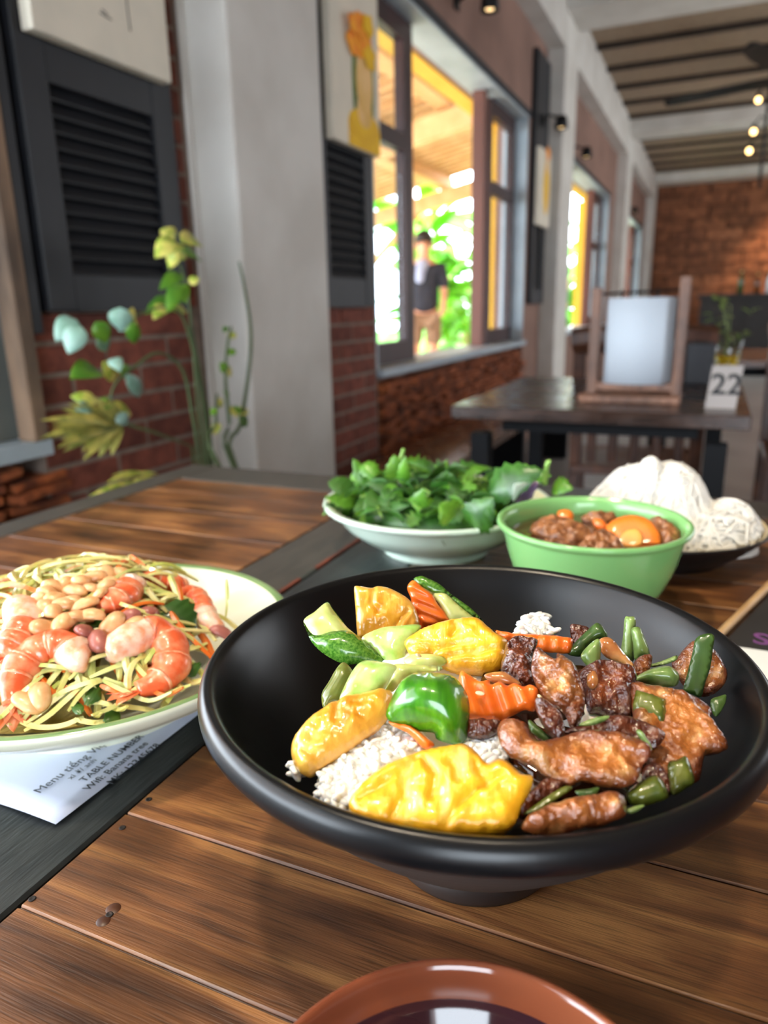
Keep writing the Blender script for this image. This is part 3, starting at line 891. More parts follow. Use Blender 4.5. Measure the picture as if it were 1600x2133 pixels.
def hall_table(x0, x1, y0, y1, label, nleg_in=0.06, mat=None):
    t = thing('dining_table', ((x0 + x1) / 2, (y0 + y1) / 2, 0), label, 'table'); bpy.context.view_layer.update(); mat = mat or M_dkwood
    n = max(2, int(round((y1 - y0) / 0.13)))
    h = (y1 - y0) / n
    for k in range(n):
        box('plank', x0, x1, y0 + k * h, y0 + (k + 1) * h - 0.002, 0.72, 0.75, mat, t, 0.002)
    box('apron', x0 + 0.10, x1 - 0.10, y0 + 0.10, y1 - 0.10, 0.68, 0.72, M_legblk, t)
    for x in (x0 + nleg_in, x1 - nleg_in):
        for y in (y0 + nleg_in, y1 - nleg_in):
            box('leg', x - 0.022, x + 0.022, y - 0.022, y + 0.022, 0.0, 0.68, M_legblk, t)
    return t


hall_table(-0.557, 0.092, 1.66, 2.42, 'dark wood dining table holding the menu stand and table number')
M_brtable = wood('brown_table_wood', (84, 50, 32), (120, 74, 48), (146, 94, 62), rough=0.3, axis='X', scale=7)
hall_table(-0.25, 0.75, 3.25, 4.05, 'brown wood dining table behind the menu stand', mat=M_brtable)


def chair(x, y, rot, label):
    c = thing('dining_chair', (x, y, 0), label, 'chair', rotz=rot); bpy.context.view_layer.update()
    Rm = Matrix.Rotation(rot, 4, 'Z')
    def p(nm, V, Fs):
        o = mobj(nm, V, Fs, M_chairw, smooth=False); o.parent = c; return o
    def bx(nm, x0, x1, y0, y1, z0, z1, tilt=0.0):
        v, f = box_data(x1 - x0, y1 - y0, z1 - z0, 0.004); o = p(nm, v, f); o.location = ((x0 + x1) / 2, (y0 + y1) / 2, (z0 + z1) / 2); o.rotation_euler = (tilt, 0, 0)
    bx('seat', -0.21, 0.21, -0.20, 0.20, 0.42, 0.45)
    for sx in (-1, 1):
        bx('leg', sx * 0.19 - 0.02, sx * 0.19 + 0.02, -0.19, -0.15, 0, 0.42); bx('leg', sx * 0.19 - 0.02, sx * 0.19 + 0.02, 0.15, 0.19, 0, 0.42)
        bx('back_post', sx * 0.19 - 0.02, sx * 0.19 + 0.02, 0.17, 0.205, 0.44, 0.90, -0.10)
    v, f = tube_data(curve_pts([(-0.21, 0.215, 0.86), (-0.1, 0.245, 0.87), (0, 0.255, 0.87), (0.1, 0.245, 0.87), (0.21, 0.215, 0.86)], 4), 0.028, 8, 1.6); p('top_rail', v, f)
    for k in range(5):
        bx('back_slat', -0.15 + k * 0.068, -0.12 + k * 0.068, 0.205, 0.222, 0.46, 0.86, -0.09)
    return c


chair(-0.22, 2.70, math.pi + 0.1, 'wooden chair tucked in behind the dark dining table')
chair(0.36, 1.86, -math.pi / 2 - 0.15, 'wooden chair at the right edge of the picture by the dark table')
chair(0.42, 3.02, 0.0, 'wooden chair in front of the brown table')
chair(0.95, 3.6, -math.pi / 2, 'wooden chair at the right end of the brown table')

# menu stand with hanging pages
M_frame = wood('stand_wood', (112, 74, 54), (144, 100, 76), (168, 122, 96), rough=0.45, axis='Z', scale=10)
M_page = pbr('white_page', (196, 203, 210), 0.6, (188, 196, 204), 5)
ms = thing('menu_stand', (-0.17, 1.86, 0.75), 'wooden menu stand with blank white pages hung from rings on the dark table', 'menu stand'); bpy.context.view_layer.update()
mA, mB = at_y(1243, 640, 1.86), at_y(1424, 640, 1.86)
xa, xb_ = mA[0], mB[0]
zt = at_y(1330, 578, 1.86)[2]
for x, dz in ((xa, -0.02), (xb_, 0.0)):
    box('post', x - 0.012, x + 0.012, 1.848, 1.874, 0.75, zt + dz, M_frame, ms, 0.002)
box('base_board', xa - 0.025, xb_ + 0.012, 1.80, 1.92, 0.75, 0.768, M_frame, ms, 0.003)
box('lower_rail', xa, xb_, 1.852, 1.870, 0.775, 0.795, M_frame, ms, 0.002)
tube('hanging_rod', [(xa, 1.861, zt - 0.035), (xb_, 1.861, zt - 0.03)], 0.003, M_iron, ms, n=8)
pl_, pr_ = at_y(1262, 700, 1.84)[0], at_y(1393, 700, 1.84)[0]
for k in range(4):
    V, Fs = [], []
    for i in range(13):
        t = i / 12; x = pl_ + (pr_ - pl_) * t + k * 0.004; bow = -0.022 * math.sin(math.pi * t) + 0.010 * k
        for z in (zt - 0.045, zt - 0.15, at_y(1330, 800, 1.84)[2]):
            V.append((x, 1.845 + bow, z))
    for i in range(12):
        for j in range(2):
            a = i * 3 + j; Fs.append((a, a + 3, a + 4, a + 1))
    pg = mobj('page', V, Fs, M_page, ms); so = pg.modifiers.new('paper', 'SOLIDIFY'); so.thickness = 0.0008
for x in (pl_ + 0.03, pr_ - 0.03):
    ring = [(x, 1.852 + 0.014 * math.cos(a), zt - 0.04 + 0.014 * math.sin(a)) for a in np.linspace(0, 2 * math.pi, 15)]
    tube('ring', ring, 0.0016, M_iron, ms, n=5)


def text_mesh(name, body, size, mat, parent, matrix, extrude=0.0002, bold=0.0):
    cu = bpy.data.curves.new(name, 'FONT'); cu.body = body; cu.size = size; cu.extrude = extrude; cu.offset = bold; cu.resolution_u = 3
    o = bpy.data.objects.new(name, cu); COL.objects.link(o); bpy.context.view_layer.update()
    me = bpy.data.meshes.new_from_object(o.evaluated_get(bpy.context.evaluated_depsgraph_get()))
    bpy.data.objects.remove(o, do_unlink=True); me.materials.clear(); me.materials.append(mat)
    n = bpy.data.objects.new(name, me); link(n, parent); n.matrix_parent_inverse = parent.matrix_basis.inverted(); n.matrix_basis = matrix
    return n


# table number
M_ink_b = pbr('black_print', (16, 16, 18), 0.6)
M_signw = pbr('sign_white', (162, 152, 146), 0.6, (152, 142, 136), 8)
s0 = at_z(1468, 850, 0.75); s1 = at_z(1532, 851, 0.75); zt2 = 0.75 + 0.092
sg = thing('table_number', (s0 + s1) / 2, 'small white block with the number 22 on the dark table', 'sign'); bpy.context.view_layer.update()
V = [(s0[0], s0[1], 0.75), (s1[0], s0[1], 0.75), (s1[0] + 0.008, s0[1] + 0.018, zt2), (s0[0] + 0.008, s0[1] + 0.018, zt2), (s0[0], s0[1] + 0.04, 0.75), (s1[0], s0[1] + 0.04, 0.75), (s1[0] + 0.008, s0[1] + 0.03, zt2), (s0[0] + 0.008, s0[1] + 0.03, zt2)]
mobj('number_block', V, [(0, 1, 2, 3), (5, 4, 7, 6), (1, 5, 6, 2), (4, 0, 3, 7), (3, 2, 6, 7), (0, 4, 5, 1)], M_signw, sg, smooth=False)
tl = Matrix.Translation((s0[0] + 0.0075, s0[1] + 0.0048, 0.75 + 0.031)) @ Matrix.Rotation(math.radians(90) - math.atan2(0.018, 0.092), 4, 'X')
text_mesh('numeral', '22', 0.064, M_ink_b, sg, tl, bold=0.0012)

# napkin box, glass with flowers
M_boxdk = pbr('charcoal_box', (58, 58, 62), 0.6, (48, 48, 52), 10)
b0 = at_z(1424, 800, 0.75)
nb = thing('napkin_box', (b0[0] + 0.045, b0[1] + 0.05, 0.75), 'tall charcoal napkin box behind the menu stand post', 'box'); bpy.context.view_layer.update()
box('box_body', b0[0], b0[0] + 0.075, b0[1], b0[1] + 0.09, 0.75, 0.865, M_boxdk, nb, 0.004); box('box_slot', b0[0] + 0.02, b0[0] + 0.055, b0[1] + 0.03, b0[1] + 0.06, 0.865, 0.868, M_legblk, nb)
M_juice = pbr('yellow_water', (232, 178, 20), 0.2, trans=0.2)
M_vglass = glass('vase_glass', (0.93, 0.97, 0.95))
M_posy = pbr('posy_leaf', (128, 140, 74), 0.6, (96, 112, 54), 6, rand=0.3)
g0 = at_z(1512, 778, 0.75)
vs_ = thing('flower_glass', (g0[0], g0[1], 0.75), 'glass of yellow water with green sprigs behind the table number', 'vase'); bpy.context.view_layer.update()
lathe('glass', [(0.0, 0.004), (0.034, 0.004), (0.042, 0.135), (0.044, 0.135), (0.036, 0.0), (0.0, 0.0)], (g0[0], g0[1], 0.75), M_vglass, vs_, 24)
lathe('yellow_water', [(0.0, 0.006), (0.032, 0.006), (0.0355, 0.058), (0.0, 0.058)], (g0[0], g0[1], 0.75), M_juice, vs_, 24)
for k in range(26):
    a = random.uniform(0, 6.28); r = random.uniform(0.02, 0.10); h = random.uniform(0.11, 0.24)
    tip = (g0[0] + r * math.cos(a), g0[1] + r * math.sin(a), 0.75 + h)
    if k % 4 == 0:
        tube('sprig_stem', [(g0[0] + 0.01 * math.cos(a), g0[1] + 0.01 * math.sin(a), 0.77), (g0[0] + 0.3 * r * math.cos(a), g0[1] + 0.3 * r * math.sin(a), 0.75 + h * 0.6), tip], 0.0016, M_posy, vs_, n=5)
    leaf_between('leaf', tip, (tip[0] + 0.035 * math.cos(a + 0.7), tip[1] + 0.035 * math.sin(a + 0.7), tip[2] + random.uniform(-0.02, 0.025)), 0.018, M_posy, vs_, (0.1, 0.2, 1))

# bar at the far end with bottles and glasses
M_bar = wood('bar_wood', (16, 12, 11), (26, 20, 17), (36, 28, 23), rough=0.6, axis='X', scale=5)
bar = thing('bar_counter', (1.6, 12.6, 0), 'dark bar counter across the far end of the hall', 'counter'); bpy.context.view_layer.update()
box('bar_front', -0.2, 3.4, 12.4, 12.9, 0.0, 1.02, M_bar, bar); box('bar_top', -0.25, 3.45, 12.34, 12.95, 1.02, 1.07, M_bar, bar)
for k in range(6):
    box('bar_panel', -0.15 + k * 0.6, 0.38 + k * 0.6, 12.385, 12.40, 0.08, 0.95, M_bar, bar, 0.004)
cols = [((40, 70, 40), 'dark green'), ((90, 50, 24), 'amber'), ((190, 205, 214), 'clear'), ((28, 32, 46), 'blue-black')]
bmats = [pbr('bottle_%s' % n_, c, 0.08, spec=0.7) for c, n_ in cols]
M_cap = pbr('bottle_cap', (190, 170, 120), 0.4, metal=0.6)
ordn = ['leftmost', 'second', 'third', 'fourth', 'fifth', 'sixth', 'seventh', 'eighth', 'ninth', 'rightmost']
for k in range(10):
    x = 0.35 + k * 0.19 + random.uniform(-0.03, 0.03); sc = random.uniform(0.85, 1.15); w_ = k % 4
    t = thing('bottle', (x, 12.6, 1.07), '%s %s glass bottle from the left on the far bar' % (ordn[k], cols[w_][1]), 'bottle', 'bottles on the far bar'); bpy.context.view_layer.update()
    bo_ = lathe('bottle_body', [(0, 0), (0.04, 0), (0.042, 0.17 * sc), (0.03, 0.215 * sc), (0.014, 0.24 * sc), (0.014, 0.30 * sc), (0, 0.30 * sc)], (x, 12.6, 1.07), bmats[w_], t, 14)
    lathe('cap', [(0.016, 0.285 * sc), (0.016, 0.312 * sc), (0, 0.312 * sc)], (x, 12.6, 1.07), M_cap, bo_, 10)

# ceiling fan and pendant lights
hub = at_z(1655, 160, 2.76)
fan = thing('ceiling_fan', (hub[0], hub[1], 3.02), 'black ceiling fan whose blade tip shows at the right edge', 'fan'); bpy.context.view_layer.update()
tube('down_rod', [(hub[0], hub[1], 2.95), (hub[0], hub[1], hub[2])], 0.015, M_iron, fan)
lathe('motor', [(0, 0.07), (0.07, 0.06), (0.11, 0.02), (0.11, -0.03), (0.05, -0.07), (0, -0.07)], hub, M_iron, fan, 24)
tipd = at_z(1556, 96, 2.76) - hub; BL_ = np.linalg.norm(tipd); a0 = math.atan2(tipd[1], tipd[0])
for k in range(4):
    a = a0 + k * math.pi / 2; c_, s_ = math.cos(a), math.sin(a); V = []
    for r, w in ((0.10, 0.05), (0.3 * BL_, 0.075), (0.7 * BL_, 0.085), (0.96 * BL_, 0.055), (BL_, 0.02)):
        for sgn in (-1, 1):
            for dz in (0.0, 0.008):
                V.append((hub[0] + r * c_ - sgn * w * s_, hub[1] + r * s_ + sgn * w * c_, hub[2] + dz + sgn * 0.015))
    Fs = []
    for i in range(4):
        b_ = i * 4; Fs += [(b_, b_ + 4, b_ + 6, b_ + 2), (b_ + 1, b_ + 3, b_ + 7, b_ + 5), (b_, b_ + 1, b_ + 5, b_ + 4), (b_ + 2, b_ + 6, b_ + 7, b_ + 3)]
    Fs += [(0, 2, 3, 1), (16, 17, 19, 18)]
    mobj('blade', V, Fs, M_iron, fan, smooth=False)
cl = at_d(1588, 330, 6.6)
ch = thing('pendant_lamp', (cl[0], cl[1], 3.02), 'black three-bulb pendant lamp hanging at the right edge', 'lamp'); bpy.context.view_layer.update()
tube('rod', [(cl[0], cl[1], 3.02), (cl[0], cl[1], cl[2] - 0.25)], 0.014, M_iron, ch)
lathe('canopy', [(0, 0.0), (0.06, 0.0), (0.05, -0.04), (0, -0.05)], (cl[0], cl[1], 3.02), M_iron, ch, 18)
for (px, py, d) in ((1580, 207, 6.5), (1570, 273, 6.55), (1561, 313, 6.6), (1612, 262, 6.7)):
    q = at_d(px, py, d); tube('arm', [(cl[0], cl[1], q[2] + 0.09), ((cl[0] + q[0]) / 2, (cl[1] + q[1]) / 2, q[2] + 0.12), (q[0], q[1], q[2] + 0.05)], 0.007, M_iron, ch, n=6)
    lh_ = lathe('lamp_holder', [(0, 0.06), (0.02, 0.055), (0.024, 0.02), (0, 0.02)], q, M_iron, ch, 12)
    lathe('bulb', [(0, 0.022), (0.018, 0.012), (0.024, -0.006), (0.016, -0.024), (0, -0.03)], q, M_bulb, lh_, 12)
# ceiling lamps over the near tables (they give the lamp light)
for (x, y, lab) in ((-0.55, 0.15, 'round ceiling lamp above the left table'), (0.10, -0.05, 'round ceiling lamp above the right table')):
    t = thing('ceiling_lamp', (x, y, 3.02), lab, 'lamp'); bpy.context.view_layer.update()
    tube('lamp_stem', [(x, y, 3.02), (x, y, 2.86)], 0.01, M_iron, t)
    lathe('lamp_shade', [(0.02, 0.10), (0.06, 0.08), (0.10, 0.0), (0.095, 0.0), (0.055, 0.075), (0.0, 0.09)], (x, y, 2.78), M_iron, t, 24)

# ================================================================== plants between the tables and the wall
M_vary = pbr('variegated_leaf', (214, 204, 104), 0.45, (150, 170, 60), 60, ramp=(0.42, 0.58), sss=0.1)
M_leafg = pbr('green_leaf', (104, 150, 40), 0.4, (70, 120, 34), 20, sss=0.1)
M_leafb = pbr('pale_leaf', (140, 172, 160), 0.4, (104, 144, 124), 20, sss=0.1)
M_stemg = pbr('green_stem', (82, 96, 58), 0.6, (62, 76, 44), 12)
M_pot = pbr('clay_pot', (120, 74, 54), 0.8, (100, 60, 44), 10)
XP = -0.98


def wallpx(px, py, x=XP):
    return at_x(px, py, x)


def pot(x, y, label, name='potted_plant'):
    t = thing(name, (x, y, 0), label, 'plant'); bpy.context.view_layer.update()
    lathe('pot', [(0, 0), (0.08, 0), (0.11, 0.24), (0.12, 0.24), (0.12, 0.27), (0.105, 0.27), (0.10, 0.22), (0.0, 0.22)], (x, y, 0), M_pot, t, 28)
    return t


base = wallpx(408, 960)
pv = pot(base[0], base[1], 'trailing variegated plant with pale yellow leaves before the brick wall')
b0 = (base[0], base[1], 0.22)
stems = [[(432, 970), (425, 860), (405, 740), (380, 660), (350, 640), (300, 650), (255, 680)], [(415, 970), (400, 860), (380, 770), (330, 735), (280, 765), (240, 800), (225, 850)], [(440, 970), (420, 800), (400, 690), (390, 600), (370, 540), (350, 500)],
         [(425, 970), (412, 850), (402, 720), (395, 680)]]
for st in stems:
    P = [b0] + [wallpx(*p) for p in st]; P = curve_pts(P, 4); tube('stem', P, list(np.linspace(0.0045, 0.002, len(P))), M_stemg, pv, n=6)
LV = [  # base px, tip px, width m, material
    (365, 500, 325, 530, .034, M_vary), (365, 500, 335, 478, .034, M_vary), (370, 520, 350, 560, .022, M_vary), (378, 500, 428, 500, .036, M_vary), (385, 525, 425, 535, .030, M_leafg), (360, 515, 390, 540, .028, M_vary),
    (380, 570, 335, 595, .028, M_leafg), (380, 590, 350, 640, .03, M_leafg), (375, 590, 385, 625, .026, M_leafg), (360, 620, 305, 645, .026, M_leafg), (395, 590, 415, 578, .018, M_vary), (350, 640, 395, 645, .024, M_vary), (345, 635, 320, 660, .024, M_vary),
    (265, 660, 245, 690, .030, M_leafb), (250, 640, 252, 690, .034, M_leafb), (270, 650, 290, 670, .024, M_vary), (275, 670, 280, 720, .024, M_leafg), (160, 665, 115, 705, .036, M_leafb), (170, 680, 140, 735, .034, M_leafb), (200, 670, 225, 715, .028, M_leafg),
    (205, 700, 225, 735, .024, M_leafb), (205, 770, 155, 775, .040, M_leafg), (215, 755, 248, 795, .032, M_vary), (235, 745, 250, 770, .022, M_leafb), (265, 780, 298, 832, .024, M_leafb), (250, 760, 270, 790, .022, M_leafg),
    (200, 840, 150, 822, .026, M_vary), (190, 850, 160, 850, .024, M_leafb), (215, 830, 230, 850, .022, M_leafb), (225, 850, 280, 860, .030, M_vary), (245, 862, 265, 885, .024, M_leafb), (205, 845, 240, 835, .02, M_leafg)]
for (ax, ay, bx_, by, w, m) in LV:
    xx = XP + random.uniform(-0.06, 0.06); a, b = wallpx(ax, ay, xx), wallpx(bx_, by, xx + random.uniform(-0.02, 0.03))
    leaf_between('leaf', a, b, w * 1.15, m, pv, unit(-ray(ax, ay)) + np.array([0, 0, 0.5]), kind='plain', curl=0.35)
# pleated fan palm leaf: narrow blades spreading from one point
fan_c = wallpx(250, 880)
M_fanleaf = pbr('fan_leaf_green', (186, 176, 92), 0.5, (120, 128, 58), 30, stretch=(1, 1, 1), rand=0.25)
for i, a in enumerate(np.linspace(math.radians(100), math.radians(262), 17)):
    rr = 0.9 + 0.12 * math.sin(i * 2.3)
    px, py = 250 + 158 * rr * math.cos(a), 885 - 70 * rr * math.sin(a) + 6
    leaf_between('fan_blade', fan_c, wallpx(px, py, XP + random.uniform(-0.015, 0.03)), 0.020, M_fanleaf, pv, unit(-ray(px, py)) + np.array([0, 0, 0.3]), fold=0.6, curl=0.15)
tube('leaf_stalk', [b0, wallpx(400, 930), wallpx(320, 900), fan_c], 0.003, M_stemg, pv, n=6)
for (ax, ay, bx_, by) in ((320, 990, 240, 975), (310, 985, 225, 990), (330, 990, 255, 1005), (300, 1000, 180, 1020), (330, 985, 260, 985), (340, 1000, 200, 1008)):
    leaf_between('leaf', wallpx(ax, ay), wallpx(bx_, by), 0.012, M_vary, pv, (0.4, 0.1, 1))

base2 = wallpx(478, 960, -0.94)
p2 = pot(base2[0] + 0.08, base2[1] + 0.24, 'thin-stemmed plant with few small leaves in front of the white column')
bb = (base2[0] + 0.08, base2[1] + 0.24, 0.22)
for st in ([(490, 970), (503, 880), (520, 760), (522, 680), (508, 590), (498, 545)], [(486, 970), (478, 880), (470, 790), (474, 720), (482, 680)], [(455, 970), (450, 880), (452, 820)]):
    P = curve_pts([bb] + [wallpx(*p, -0.94) for p in st], 4); tube('stem', P, list(np.linspace(0.006, 0.0024, len(P))), M_stemg, p2, n=6)
for (ax, ay, bx_, by, w, m) in ((478, 740, 488, 725, .02, M_leafg), (472, 775, 460, 755, .022, M_leafg), (470, 770, 485, 780, .022, M_vary), (480, 705, 488, 690, .02, M_vary), (472, 690, 466, 680, .016, M_leafg), (466, 815, 480, 825, .014, M_leafg),
                               (497, 860, 475, 855, .026, M_vary), (497, 862, 517, 850, .026, M_vary), (498, 868, 518, 888, .026, M_leafg), (495, 865, 490, 845, .022, M_leafg), (452, 830, 462, 850, .018, M_vary), (455, 880, 445, 905, .02, M_vary), (450, 850, 440, 865, .016, M_leafg)):
    leaf_between('leaf', wallpx(ax, ay, -0.94), wallpx(bx_, by, -0.94), w, m, p2, unit(-ray(ax, ay)) + np.array([0, 0, 0.4]), curl=0.2)

# ================================================================== the two tables pushed together
TZ = 0.75
M_plank = wood('table_plank', (58, 33, 19), (112, 70, 38), (164, 114, 64), rough=0.34, axis='X', scale=8.0, bump=0.25)
M_border = pbr('black_border', (30, 33, 34), 0.36, (42, 45, 45), 40, stretch=(6, 1, 1), bump=0.35, bscale=60, bstretch=(8, 1, 1), bdist=0.001)
M_border2 = pbr('charcoal_border', (54, 52, 48), 0.45, (66, 62, 57), 24, stretch=(5, 1, 1), bump=0.25, bscale=50, bstretch=(8, 1, 1), bdist=0.001)
M_worn = pbr('worn_red_edge', (120, 56, 36), 0.6, (70, 34, 24), 30)
M_hole = pbr('screw_hole', (22, 16, 14), 0.7)
M_filler = pbr('grey_seam_filler', (110, 100, 96), 0.6, (66, 54, 46), 60)


def near_table(x0, x1, y0, y1, bl, br, bb, label, bmat, pitch, phase):
    t = thing('plank_table', ((x0 + x1) / 2, (y0 + y1) / 2, 0), label, 'table'); bpy.context.view_layer.update()
    th = 0.024
    box('border_board', x0, x0 + bl, y0, y1, TZ - th, TZ, bmat, t, 0.0015); box('border_board', x1 - br, x1, y0, y1, TZ - th, TZ, bmat, t, 0.0015)
    box('border_board', x0 + bl, x1 - br, y1 - bb, y1, TZ - th, TZ, bmat, t, 0.0015); box('border_board', x0 + bl, x1 - br, y0, y0 + bb, TZ - th, TZ, bmat, t, 0.0015)
    ya, yb = y0 + bb + 0.0012, y1 - bb - 0.0012; y = phase
    while y - pitch > ya:
        y -= pitch
    edges = [ya]
    while y < yb - 0.012:
        if y > ya + 0.012:
            edges.append(y)
        y += pitch
    edges.append(yb)
    for a, b in zip(edges[:-1], edges[1:]):
        box('plank', x0 + bl + 0.0016, x1 - br - 0.0016, a, b - 0.0008, TZ - th, TZ - random.uniform(0, 0.0003), M_plank, t, 0.0008)
    box('seam_filler', x0 + bl + 0.002, x1 - br - 0.002, ya, yb, TZ - th, TZ - 0.0016, M_filler, t)
    box('apron', x0 + 0.04, x1 - 0.04, y0 + 0.05, y1 - 0.05, TZ - 0.075, TZ - th, M_legblk, t)
    for x in (x0 + 0.06, x1 - 0.06):
        for y in (y0 + 0.06, y1 - 0.06):
            box('leg', x - 0.025, x + 0.025, y - 0.025, y + 0.025, 0, TZ - 0.075, M_legblk, t)
    return t


tabA = near_table(-0.727, -0.3135, -0.30, 0.897, 0.046, 0.064, 0.086, 'plank table with charcoal border by the brick wall, salad plate on it', M_border2, 0.075, 0.522)
tabB = near_table(-0.3105, 0.56, -0.30, 0.935, 0.0735, 0.07, 0.075, 'plank table with black border under the black bowl', M_border, 0.0605, 0.158)
for (a, b) in ((0.28, 0.36), (0.44, 0.52), (0.55, 0.66), (0.05, 0.12)):
    box('worn_edge', -0.3165, -0.3133, a, b, TZ - 0.006, TZ + 0.0002, M_worn, tabA)
for p in ((67, 1872), (255, 1724), (310, 1665), (228, 1905)):
    q = at_z(*p, TZ); lathe('screw_hole', [(0, 0.0001), (0.0008, 0.0001), (0.0013, 0.0003), (0.0016, 0.0), (0.0, -0.001)], q, M_hole, tabB, 12)
M_knot = pbr('wood_knot', (52, 26, 14), 0.4, (74, 40, 20), 80)
for p, r in (((236, 1892), 0.0026), ((215, 1918), 0.0024)):
    q = at_z(*p, TZ); lathe('knot', [(0, 0.00015), (r, 0.00012), (r * 1.25, -0.0004)], q, M_knot, tabB, 20)

# ------------------------------------------------------------------ paper menu under the salad plate
M_paper = pbr('bluish_paper', (206, 212, 230), 0.6, (198, 205, 226), 14)
M_print = pbr('dark_print', (52, 56, 62), 0.7)
M_pinkpatch = pbr('pinkish_print', (222, 208, 218), 0.6)
pp = thing('paper_menu', (-0.31, 0.25, TZ), 'printed paper sheet with wifi text half under the salad plate', 'paper'); bpy.context.view_layer.update()
V, Fs = [], []
nx, ny = 12, 14
for i in range(nx + 1):
    for j in range(ny + 1):
        u, w = i / nx, j / ny; x = -0.258 - 0.125 * u + 0.002 * w; y = 0.1975 + 0.004 * u + 0.205 * w
        z = TZ + 0.0008 + 0.0012 * max(0, 1 - 3 * u) * max(0, 1 - 2.2 * w) + 0.0006 * math.sin(9 * u)
        V.append((x, y, z))
for i in range(nx):
    for j in range(ny):
        a = i * (ny + 1) + j; Fs.append((a, a + 1, a + ny + 2, a + ny + 1))
sh = mobj('sheet', V, Fs, M_paper, pp); so = sh.modifiers.new('paper', 'SOLIDIFY'); so.thickness = 0.0003


def line(txt, px, py, size, bold=0.0):
    q = at_z(px, py, TZ + 0.0026); M = Matrix.Translation(q) @ Matrix.Rotation(math.radians(90), 4, 'Z')
    text_mesh('printed_line', txt, size, M_print, pp, M, 0.00005, bold)


line('Menu tiếng Việt', 82, 1653, 0.0072); line('xí ở/ anh', 148, 1624, 0.0050)
line('TABLE NUMBER', 176, 1629, 0.0062, 0.00004); line('Wifi: Banana tree', 184, 1647, 0.0062, 0.00004); line('MK: 12345678', 233, 1634, 0.0062, 0.00004)

# ------------------------------------------------------------------ bowls and plates
BX, BY = -0.0762, 0.2606
M_blk_in = pbr('black_glaze', (9, 10, 12), 0.30, (13, 14, 16), 8, bump=0.06, bscale=120, bdist=0.0006, spec=0.42)
M_blk_out = pbr('dark_brown_clay', (52, 42, 38), 0.5, (44, 36, 33), 20, bump=0.1, bscale=200, bdist=0.0003)
bb_ = thing('black_bowl', (BX, BY, TZ), 'large black flared bowl of rice, pork and pineapple in front', 'bowl'); bpy.context.view_layer.update()
outer = [(0.0, 0.0015), (0.030, 0.0015), (0.0315, 0.0), (0.0355, 0.0), (0.0365, 0.002), (0.0375, 0.012)]
shape = smooth_profile([(0.0375, 0.012), (0.050, 0.0215), (0.068, 0.0385), (0.085, 0.056), (0.098, 0.0715), (0.1045, 0.0805)], 14)
shape = [(r + 0.00050 * math.sin(k * 1.55), z) for k, (r, z) in enumerate(shape)]
lathe('outer_wall', outer + shape + [(0.1055, 0.0812)], (BX, BY, TZ), M_blk_out, bb_, 128)
lip = smooth_profile([(0.1050, 0.0808), (0.1095, 0.0815), (0.1112, 0.0852), (0.1105, 0.0895), (0.1080, 0.0921), (0.1050, 0.0914), (0.1025, 0.0880), (0.0945, 0.0740), (0.080, 0.0550), (0.062, 0.0370), (0.042, 0.0255), (0.02, 0.0205), (0.0, 0.020)], 5)
lathe('inner_wall', lip, (BX, BY, TZ), M_blk_in, bb_, 128)
HEAP = Surface(BX, BY, 0.846, 0.012, 0.1)
CA, CB = crop(600, 1180, 3.2), crop(1000, 1180, 2.6667)

# food materials
M_rice = pbr('cooked_rice', (250, 247, 240), 0.35, (242, 238, 228), 60, sss=0.4, sss_r=0.003, coat=0.25, coat_rough=0.2)
M_pine = pbr('pineapple', (212, 144, 14), 0.4, (236, 186, 40), 150, detail=6, ramp=(0.26, 0.52), col3=(246, 218, 116), stretch=(1, 0.22, 1), bump=0.6, bscale=300, bdist=0.0010, bstretch=(1, 0.16, 1), coat=0.6, coat_rough=0.10, sss=0.15, sss_r=0.003, edge=(216, 154, 20))
M_pine2 = pbr('pineapple_deep', (190, 116, 10), 0.34, (218, 152, 28), 120, detail=5, ramp=(0.3, 0.6), col3=(234, 186, 84), stretch=(1, 0.3, 1), bump=0.6, bscale=240, bdist=0.0012, coat=0.8, coat_rough=0.07, sss=0.15, sss_r=0.003, edge=(222, 170, 70))
M_cukeskin = pbr('cucumber_skin', (44, 106, 10), 0.28, (70, 140, 18), 130, detail=4, ramp=(0.40, 0.62), col3=(134, 186, 74), stretch=(2.2, 0.14, 1), coat=0.8, coat_rough=0.07, bump=0.10, bscale=700, bdist=0.0003, bstretch=(1, 1, 1))
M_cukeskin2 = pbr('speckled_cucumber_skin', (52, 104, 24), 0.25, (104, 150, 54), 900, ramp=(0.36, 0.70), coat=0.8, coat_rough=0.08, bump=0.15, bscale=300, bdist=0.0005)
M_cukeflesh = pbr('cucumber_flesh', (206, 216, 140), 0.28, (176, 196, 96), 110, ramp=(0.35, 0.7), coat=0.7, coat_rough=0.1, sss=0.35, sss_r=0.004, bump=0.2, bscale=160, bdist=0.0008)
M_cukepale = pbr('pale_cucumber', (190, 216, 130), 0.28, (150, 190, 80), 160, ramp=(0.4, 0.72), col3=(224, 232, 180), coat=0.75, coat_rough=0.08, sss=0.35, sss_r=0.004, bump=0.15, bscale=160, bdist=0.0006)
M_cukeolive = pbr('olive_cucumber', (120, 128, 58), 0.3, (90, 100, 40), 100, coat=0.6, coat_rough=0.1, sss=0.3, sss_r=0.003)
M_carrot = pbr('carrot', (242, 124, 36), 0.34, (230, 102, 22), 120, coat=0.6, coat_rough=0.12, sss=0.2, sss_r=0.003, bump=0.2, bscale=300, bdist=0.0006)
M_pork = pbr('glazed_pork', (124, 60, 18), 0.4, (180, 108, 46), 120, detail=8, ramp=(0.30, 0.54), col3=(214, 160, 96), bump=0.9, bscale=300, bdist=0.0016, coat=1.0, coat_rough=0.06, edge=(96, 42, 14))
